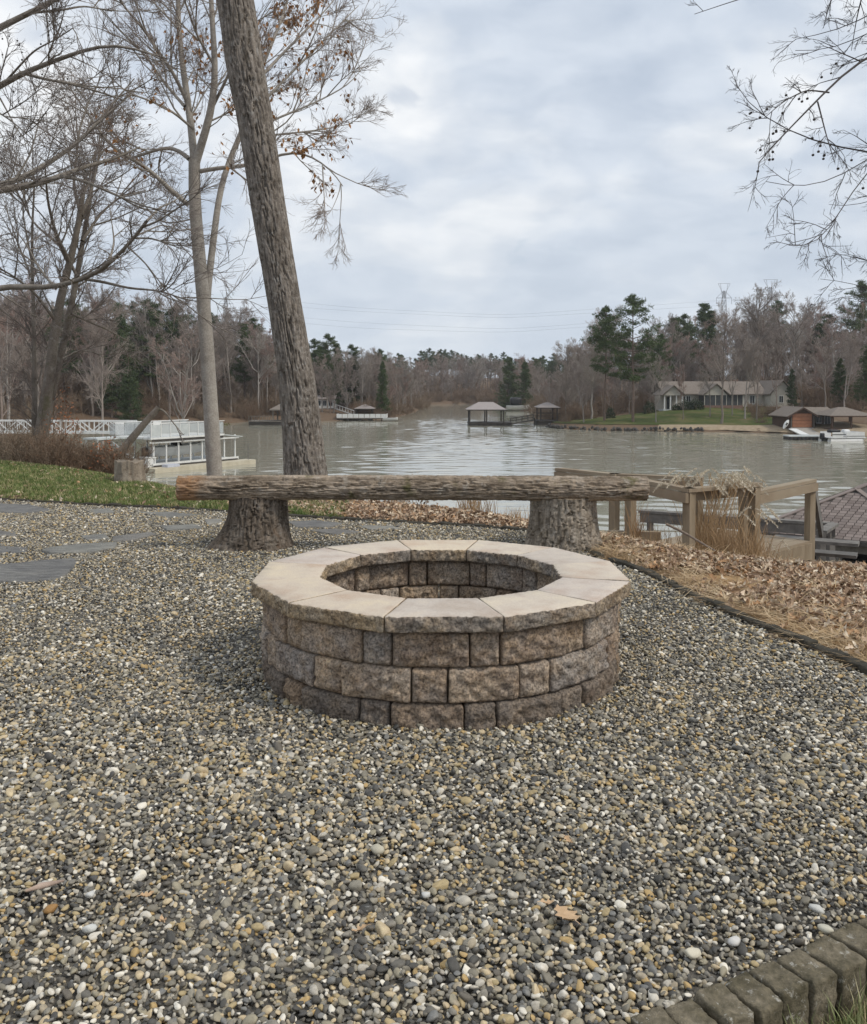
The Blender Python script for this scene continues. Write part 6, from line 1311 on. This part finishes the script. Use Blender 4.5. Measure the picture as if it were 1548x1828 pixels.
# ---- pylons and wires
M_steel = simple('galvanised_steel', (.30, .31, .33), (.38, .39, .41), 1, .5)
def pylon(label, px, ytop, ybase, d, wpx):
    p = at_y(px, ytop, d); zt = p[2]; x, y = p[0], p[1]; zb = zy(ybase, d); sc = d / F; root = thing('transmission_tower', label, 'pylon', (x, y, zb), 0, 'lattice towers beyond the woods'); H = zt - zb; r = .13
    def hw(h): return np.interp(h / H, [0, .45, .8, .93, 1.0], [wpx * .33, .16 * wpx, .13 * wpx, .05 * wpx, .38 * wpx]) * sc
    mb = MB(); lv = np.linspace(0, H * .93, 12)
    for sx in (-1, 1):
        for sy in (-1, 1): mb.tube([(sx * hw(h), sy * hw(h), h) for h in lv], r, 4)
    for k in range(11):
        a, b = lv[k], lv[k + 1]
        for sy in (-1, 1): mb.bar((-hw(a), sy * hw(a), a), (hw(b), sy * hw(b), b), r, r); mb.bar((hw(a), sy * hw(a), a), (-hw(b), sy * hw(b), b), r, r)
    mb.build('lattice', M_steel, root); w2 = wpx * .5 * sc
    for hh in (.86, .60):
        m2 = MB(); m2.bar((-w2, 0, H * hh), (w2, 0, H * hh), r * 1.6, r * 1.6)
        for sx in (-1, 1): m2.bar((sx * w2, 0, H * hh), (sx * hw(H * hh), 0, H * (hh + .06)), r, r); m2.bar((sx * w2, 0, H * hh), (sx * w2, 0, H * (hh - .06)), r, r)
        m2.build('cross_arm', M_steel, root)
    m3 = MB(); m3.bar((-w2 * .8, 0, H), (w2 * .8, 0, H), r, r)
    for sx in (-1, 1): m3.bar((sx * w2 * .8, 0, H), (0, 0, H * .88), r, r); m3.bar((sx * w2 * .25, 0, H * .88), (sx * w2 * .5, 0, H), r, r)
    m3.build('peak', M_steel, root)
pylon('lattice power pylon left of the pair above the right woods', 1293, 506, 690, 430, 27); pylon('lattice power pylon right of the pair above the right woods', 1376, 499, 690, 430, 31); pylon('faint lattice power pylon behind the pale forked tree', 403, 518, 690, 440, 26)
for k, (pts, lab) in enumerate([([(420, 528), (640, 550), (900, 563), (1290, 536)], 'uppermost power wire crossing above the lake'), ([(420, 540), (640, 556), (900, 568), (1290, 545)], 'second power wire from the top across the sky'), ([(420, 556), (640, 576), (900, 588), (1290, 560)], 'third power wire from the top across the sky'), ([(420, 566), (640, 586), (900, 594), (1290, 566)], 'lowest power wire across the sky')]):
    P = resample(np.array([at_y(px, py, 435) for px, py in pts]), 28); mb = MB(); mb.tube(P, .032, 4); tag(mb.build('power_wire', M_steel), lab, 'wire', 'power wires across the sky')

# ================================================================== WOODS AND BRUSH
rw = np.random.default_rng(77)
def wood(name, label, cat, protos, pxs, srange, guess, n, smin, smax, group, hmul=1.0, pick=None):
    for k in range(n):
        px = rw.uniform(*pxs); x, y = on_shore(px, rw.uniform(*srange), guess); p = protos[rw.integers(0, len(protos))] if pick is None else protos[pick[k % len(pick)]]
        lab = label if isinstance(label, str) else next(l for lim, l in label if px < lim)
        s_ = rw.uniform(smin, smax); plant(name, lab, cat, p, x, y, s_, rw.uniform(0, 6.28), group, sz=s_ * hmul * rw.uniform(.92, 1.1))
LT = [(110, 'bare grey-brown tree in the left hillside wood behind the leaning trunks'), (250, 'bare grey-brown tree on the left hillside above the gangway'), (380, 'bare grey-brown tree on the left hillside above the white dock'), (999, 'bare grey-brown tree on the left shore between the forked tree and the oak')]
CT = [(560, 'bare brown tree on the shore behind the brown-roofed gazebo dock'), (640, 'bare brown tree in the wood behind the white cottage'), (999, 'bare brown tree on the shore right of the white railed dock')]
FT = [(840, 'bare tree in the far wood left of the open dock pavilion'), (2000, 'bare tree in the far wood seen behind the open dock pavilion')]
RT = [(1190, 'bare grey tree in the wood behind the two tall pines'), (1300, 'bare grey tree in the wood behind the left half of the long house'), (1415, 'bare grey tree in the wood behind the right half of the long house'), (2000, 'bare grey tree in the wood behind the garage boathouse')]
QT = [(1000, 'bare brown tree on the right point behind the gazebo dock'), (2000, 'bare brown tree on the right point left of the two tall pines')]
wood('bare_tree', LT, 'tree', BARE, (-30, 470), (2, 60), (95, 200), 78, .72, 1.12, 'bare trees on the left hillside')
wood('bare_tree', CT, 'tree', BARE, (440, 735), (3, 46), (140, 230), 62, .52, .76, 'bare trees behind the left docks')
wood('bare_tree', FT, 'tree', BARE, (715, 960), (4, 70), (225, 330), 60, .58, .85, 'bare trees at the head of the inlet')
wood('bare_tree', QT, 'tree', BARE, (930, 1080), (12, 62), (125, 260), 40, .50, .72, 'bare trees on the right point')
wood('bare_tree', RT, 'tree', BARE, (1060, 1570), (40, 95), (100, 140), 74, .78, 1.06, 'bare trees behind the right-hand house')
wood('pine_tree', 'dark pine on the ridge beyond the head of the inlet', 'tree', [PINE[0], PINE[2]], (690, 1060), (80, 150), (225, 330), 90, .60, .70, 'pines on the far ridge')
wood('pine_tree', 'dark pine in the wood behind the left docks', 'tree', PINE, (545, 690), (22, 60), (140, 200), 15, .58, .76, 'pines behind the left docks')
wood('pine_tree', 'dark pine in the wood behind the right-hand house', 'tree', PINE, (1080, 1570), (62, 100), (100, 140), 13, .8, 1.08, 'pines behind the right-hand house')
wood('pine_tree', 'dark green pine in the wood on the left hillside', 'tree', PINE, (110, 520), (8, 48), (95, 200), 17, .66, .92, 'pines on the left hillside')
wood('pine_tree', 'dark pine in the wood behind the left docks', 'tree', [PINE[0], PINE[2], PINE[3]], (550, 700), (14, 40), (140, 200), 9, .60, .74, 'pines behind the left docks')
def pine_at(label, px, ybase, ytop, d, k, rz, wide=1.0):
    x = (px - CX) / F * d; z = tz1(x, d); H = zy(ytop, d) - z; h0 = [20, 19, 17, 15][k]; s_ = H / (h0 * .985); return plant('pine_tree', label, 'tree', PINE[k], x, d, s_ * wide, rz, 'single pines', sz=s_)
pine_at('tallest pine on the lawn of the right point', 1130, 760, 526, 127, 0, .4, .95); pine_at('slightly shorter pine left of the tallest pine on the point', 1080, 757, 546, 131, 2, 2.0, .85); pine_at('small pine crown right of the tallest pine on the point', 1176, 750, 596, 155, 2, 1.1, .7)
pine_at('lone pine top above the house roof', 1226, 740, 560, 175, 2, 3.0, .8); pine_at('dark pine group left member above the gangway', 268, 745, 534, 148, 0, .9); pine_at('dark pine group right member above the gangway', 318, 745, 546, 150, 2, 2.9, 1.1); pine_at('dark slender pine between beech and oak trunks', 437, 745, 577, 165, 1, .2, .9); pine_at('olive pine left of the dark pine pair', 205, 745, 545, 135, 3, 1.4, .8); pine_at('low dark evergreen below the dark pine pair', 236, 748, 660, 125, 3, 4.0, .95)
pine_at('dark evergreen on the shore below the centre woods', 682, 748, 648, 168, 3, 2.2, .75); pine_at('dark evergreen mass at the left side of the right point', 905, 730, 640, 240, 3, .6, 1.1); pine_at('olive evergreen beside the dark evergreen mass', 935, 735, 648, 225, 3, 1.9, 1.0); pine_at('dark evergreen behind the garage boathouse', 1500, 742, 640, 135, 3, 2.5, 1.0); pine_at('dark evergreen at the right edge behind the boat shelter', 1540, 742, 620, 132, 3, .5, 1.0); pine_at('dark cedar beside the right wing of the house', 1415, 740, 660, 138, 3, 3.3, .7)
def bare_at(label, px, ytop, d, k, rz, wide=1.0):
    x = (px - CX) / F * d; z = tz1(x, d); H = zy(ytop, d) - z; h0 = [17, 15, 19, 14, 16, 12][k]; s_ = H / h0; plant('bare_tree', label, 'tree', BARE[k], x, d, s_ * wide, rz, 'single bare trees', sz=s_)
bare_at('pale straight trunk rising behind the gangway', 181, 520, 92, 2, .3, .7); bare_at('tall bare tree on the shore in front of the house', 1287, 540, 123, 2, 1.0, .75); bare_at('young bare tree at the left end of the house lawn', 1171, 640, 126, 0, 2.0, .8); bare_at('slim bare tree beside the house porch bushes', 1220, 650, 128, 4, .5, .6); bare_at('bare tree in front of the house middle', 1330, 600, 127, 4, 2.4, .8); bare_at('twiggy young tree hiding the screened porch', 1268, 630, 129, 3, 1.7, .8); bare_at('spreading bare tree before the right wing', 1388, 620, 127, 1, 3.1, .8); bare_at('slender bare tree between porch and shore', 1308, 615, 130, 0, 5.0, .7); bare_at('bare tree at the right wing of the house', 1352, 610, 126, 0, 4.4, .8)
bare_at('tall bare tree above the right end of the house', 1415, 530, 150, 0, 5.2, 1.0); bare_at('bare tree standing behind the garage boathouse', 1474, 600, 121, 3, .9, .9); bare_at('tall pale bare tree between boathouse and shelter', 1507, 590, 126, 4, 2.2, .9); bare_at('small bare tree on the tip of the right point', 1043, 640, 131, 5, 1.2, .8); bare_at('bare tree on the point right of the gazebo dock', 1010, 650, 140, 3, 3.2, .8); bare_at('short bare tree behind the tip of the point', 985, 665, 146, 5, 2.0, .8); bare_at('bare tree above the gangway right of the dead trunk', 330, 600, 120, 5, 2.0, .9); bare_at('pale bare tree rising above the left woods', 300, 560, 132, 1, .7, .8)
# the woods behind, where single trees no longer show: one mass
def guess_of(px): return (95, 200) if px < 480 else (140, 230) if px < 735 else (225, 330) if px < 960 else (125, 260) if px < 1060 else (100, 140)
kinds = []; 
for t_, c_ in BARE: kinds += [t_, c_]
for t_, c_ in BRUSH: kinds += [t_, c_]
P_, R_, S_, I_ = [], [], [], []
def put(px, s_out, kind, sc):
    x, y = on_shore(px, s_out, guess_of(px))
    if 1165 < px < 1425 and s_out < 38: return
    if 1395 < px and s_out < 22: return
    if 965 < px < 1180 and s_out < 24: return
    if 555 < px < 640 and s_out < 26: return
    z = tz1(x, y); rz = rw.uniform(0, 6.28)
    for j in (0, 1): P_.append((x, y, z)); R_.append((0, 0, rz)); S_.append((sc, sc, sc * .95)); I_.append(kind * 2 + j)
for j in range(430): put(rw.uniform(-70, 1630), rw.uniform(6, 120), int(rw.integers(0, 6)), rw.uniform(.34, .58))
for j in range(620): put(rw.uniform(-70, 1630), rw.uniform(4, 90), 6 + int(rw.integers(0, 3)), rw.uniform(1.6, 3.4))
wm_ = scatter('woodland_understory', np.array(P_), np.array(R_), np.array(S_), np.array(I_), kinds); tag(wm_, 'brown leafless undergrowth and saplings filling the woods around the lake', 'woodland', kind='stuff')
# brush thicket on the left bank
k = 0
for px in np.linspace(-20, 232, 27):
    for row in range(2):
        d = 17.0 + row * 3.5 + rw.uniform(-1, 1); x = (px + rw.uniform(-9, 9) - CX) / F * d; s_ = rw.uniform(.8, 1.2) * (1.0 + .18 * row); s_ *= .56 * np.interp(px, [0, 120, 190, 240], [1.0, .95, .8, .5])
        plant('brush_shrub', 'leafless brown shrub in the thicket on the left bank', 'shrub', BRUSH[k % 3], x, d, s_, rw.uniform(0, 6.28), 'shrubs of the left bank thicket', ('stems', 'twigs')); k += 1
# undergrowth along the far shores
def scrub(pxs, srange, guess, n, smin, smax, label, group):
    for j in range(n):
        px = rw.uniform(*pxs); x, y = on_shore(px, rw.uniform(*srange), guess); s_ = rw.uniform(smin, smax); plant('brush_shrub', label, 'shrub', BRUSH[j % 3], x, y, s_, rw.uniform(0, 6.28), group, ('stems', 'twigs'))
scrub((240, 480), (.5, 12), (95, 200), 22, 1.2, 2.2, 'leafless shrub along the foot of the left hillside', 'undergrowth on the left shore'); scrub((640, 760), (.3, 8), (140, 240), 20, 1.2, 2.4, 'leafless shrub on the shore right of the white railed dock', 'undergrowth by the left docks'); scrub((750, 960), (.5, 14), (225, 330), 26, 1.8, 3.2, 'leafless shrub on the far inlet shore', 'undergrowth at the inlet'); scrub((1340, 1400), (6, 20), (100, 140), 10, .9, 1.5, 'leafless shrub below the right wing of the house', 'undergrowth below the house'); scrub((965, 1060), (8, 24), (125, 200), 14, 1.0, 1.8, 'leafless shrub on the right point', 'undergrowth on the right point')
# evergreen bushes: dense small-leaved mounds
M_bush = simple('evergreen_bush_leaf', (.022, .034, .016), (.05, .066, .03), 3, .7); M_ybush = simple('olive_bush_leaf', (.13, .12, .045), (.20, .175, .07), 3, .8); M_rust_leaf = simple('rusty_oak_leaf', (.24, .10, .05), (.34, .15, .075), 3, .8)
def bush(label, px, d, w_, h, mat, n=900, leaf=.09, zoff=0.0, seed=1, stemy=False):
    g = np.random.default_rng(seed); x = (px - CX) / F * d; z = tz1(x, d) + zoff; root = thing('leafy_bush', label, 'bush', (x, d, z)); dr = nrm_(g.normal(size=(n, 3))); dr[:, 2] = np.abs(dr[:, 2]); r = g.uniform(.3, 1, (n, 1)) ** .5 * (1 + .25 * noise3(dr * 2.3 + seed))[:, None]; c_ = dr * r * (w_ / 2, w_ / 2, h); a = nrm_(g.normal(size=(n, 3))); b = nrm_(np.cross(a, g.normal(size=(n, 3))))
    V = np.stack([c_ - a * leaf, c_ + b * leaf * .5, c_ + a * leaf, c_ - b * leaf * .5], 1).reshape(-1, 3); link('foliage', mesh_np('foliage', V, np.arange(len(V)).reshape(-1, 4), mat, False), root)
    P = np.zeros((14, 5, 3)); e = c_[g.integers(0, n, 14)]
    for j in range(5): P[:, j] = e * (j / 4) + (0, 0, -.2 * (1 - j / 4))
    link('stems', tube_mesh('stems', [(P, np.tile(np.linspace(.03, .01, 5) * w_ * .5, (14, 1)), 4)], M_brush), root)
bush('dark rounded evergreen bush left of the brick porch base', 1226, 137.5, 2.6, 1.5, M_bush, 1200, .10, 0, 3); bush('dark evergreen bush against the brick porch base', 1243, 137.5, 2.6, 1.7, M_bush, 1200, .10, 0, 4); bush('small dark bush at the porch columns', 1208, 137.8, 1.6, 1.0, M_bush, 700, .09, 0, 5); bush('olive yellow bush at the water edge behind the beech trunk', 402, 140, 3.2, 2.4, M_ybush, 1500, .13, -.3, 6); bush('dark evergreen bush at the left end of the house lawn', 1160, 140, 2.2, 2.0, M_bush, 900, .1, 0, 7); bush('dark evergreen bush by the bare tree on the right point', 1090, 136, 1.6, 1.8, M_bush, 800, .1, 0, 8)
bush('sparse young oak with rusty leaves in front of the gangway', 112, 21.5, 1.1, 2.6, M_rust_leaf, 520, .035, 0, 9); bush('low rusty leaved seedling beside the weathered stump', 190, 16.5, .8, .75, M_rust_leaf, 240, .03, 0, 10)
bush('dark leafless looking bush on the bank under the middle of the log', 745, 10.2, .5, .42, M_brush, 160, .02, 0, 12)

# ================================================================== HAZE
hm_ = bpy.data.materials.new('thin_haze'); hm_.use_nodes = True; ht = hm_.node_tree; ht.nodes.clear()
ho_ = ht.nodes.new('ShaderNodeOutputMaterial'); pv = ht.nodes.new('ShaderNodeVolumePrincipled'); ht.links.new(pv.outputs[0], ho_.inputs['Volume'])
pv.inputs['Color'].default_value = (.92, .95, 1.0, 1); pv.inputs['Density'].default_value = .00025; pv.inputs['Anisotropy'].default_value = .2
mb = MB(); mb.box(-332, 332, -62, 562, -12, 75); hz_o = mb.build('haze', hm_); tag(hz_o, 'thin pale air softening the far shore', 'haze', kind='stuff')
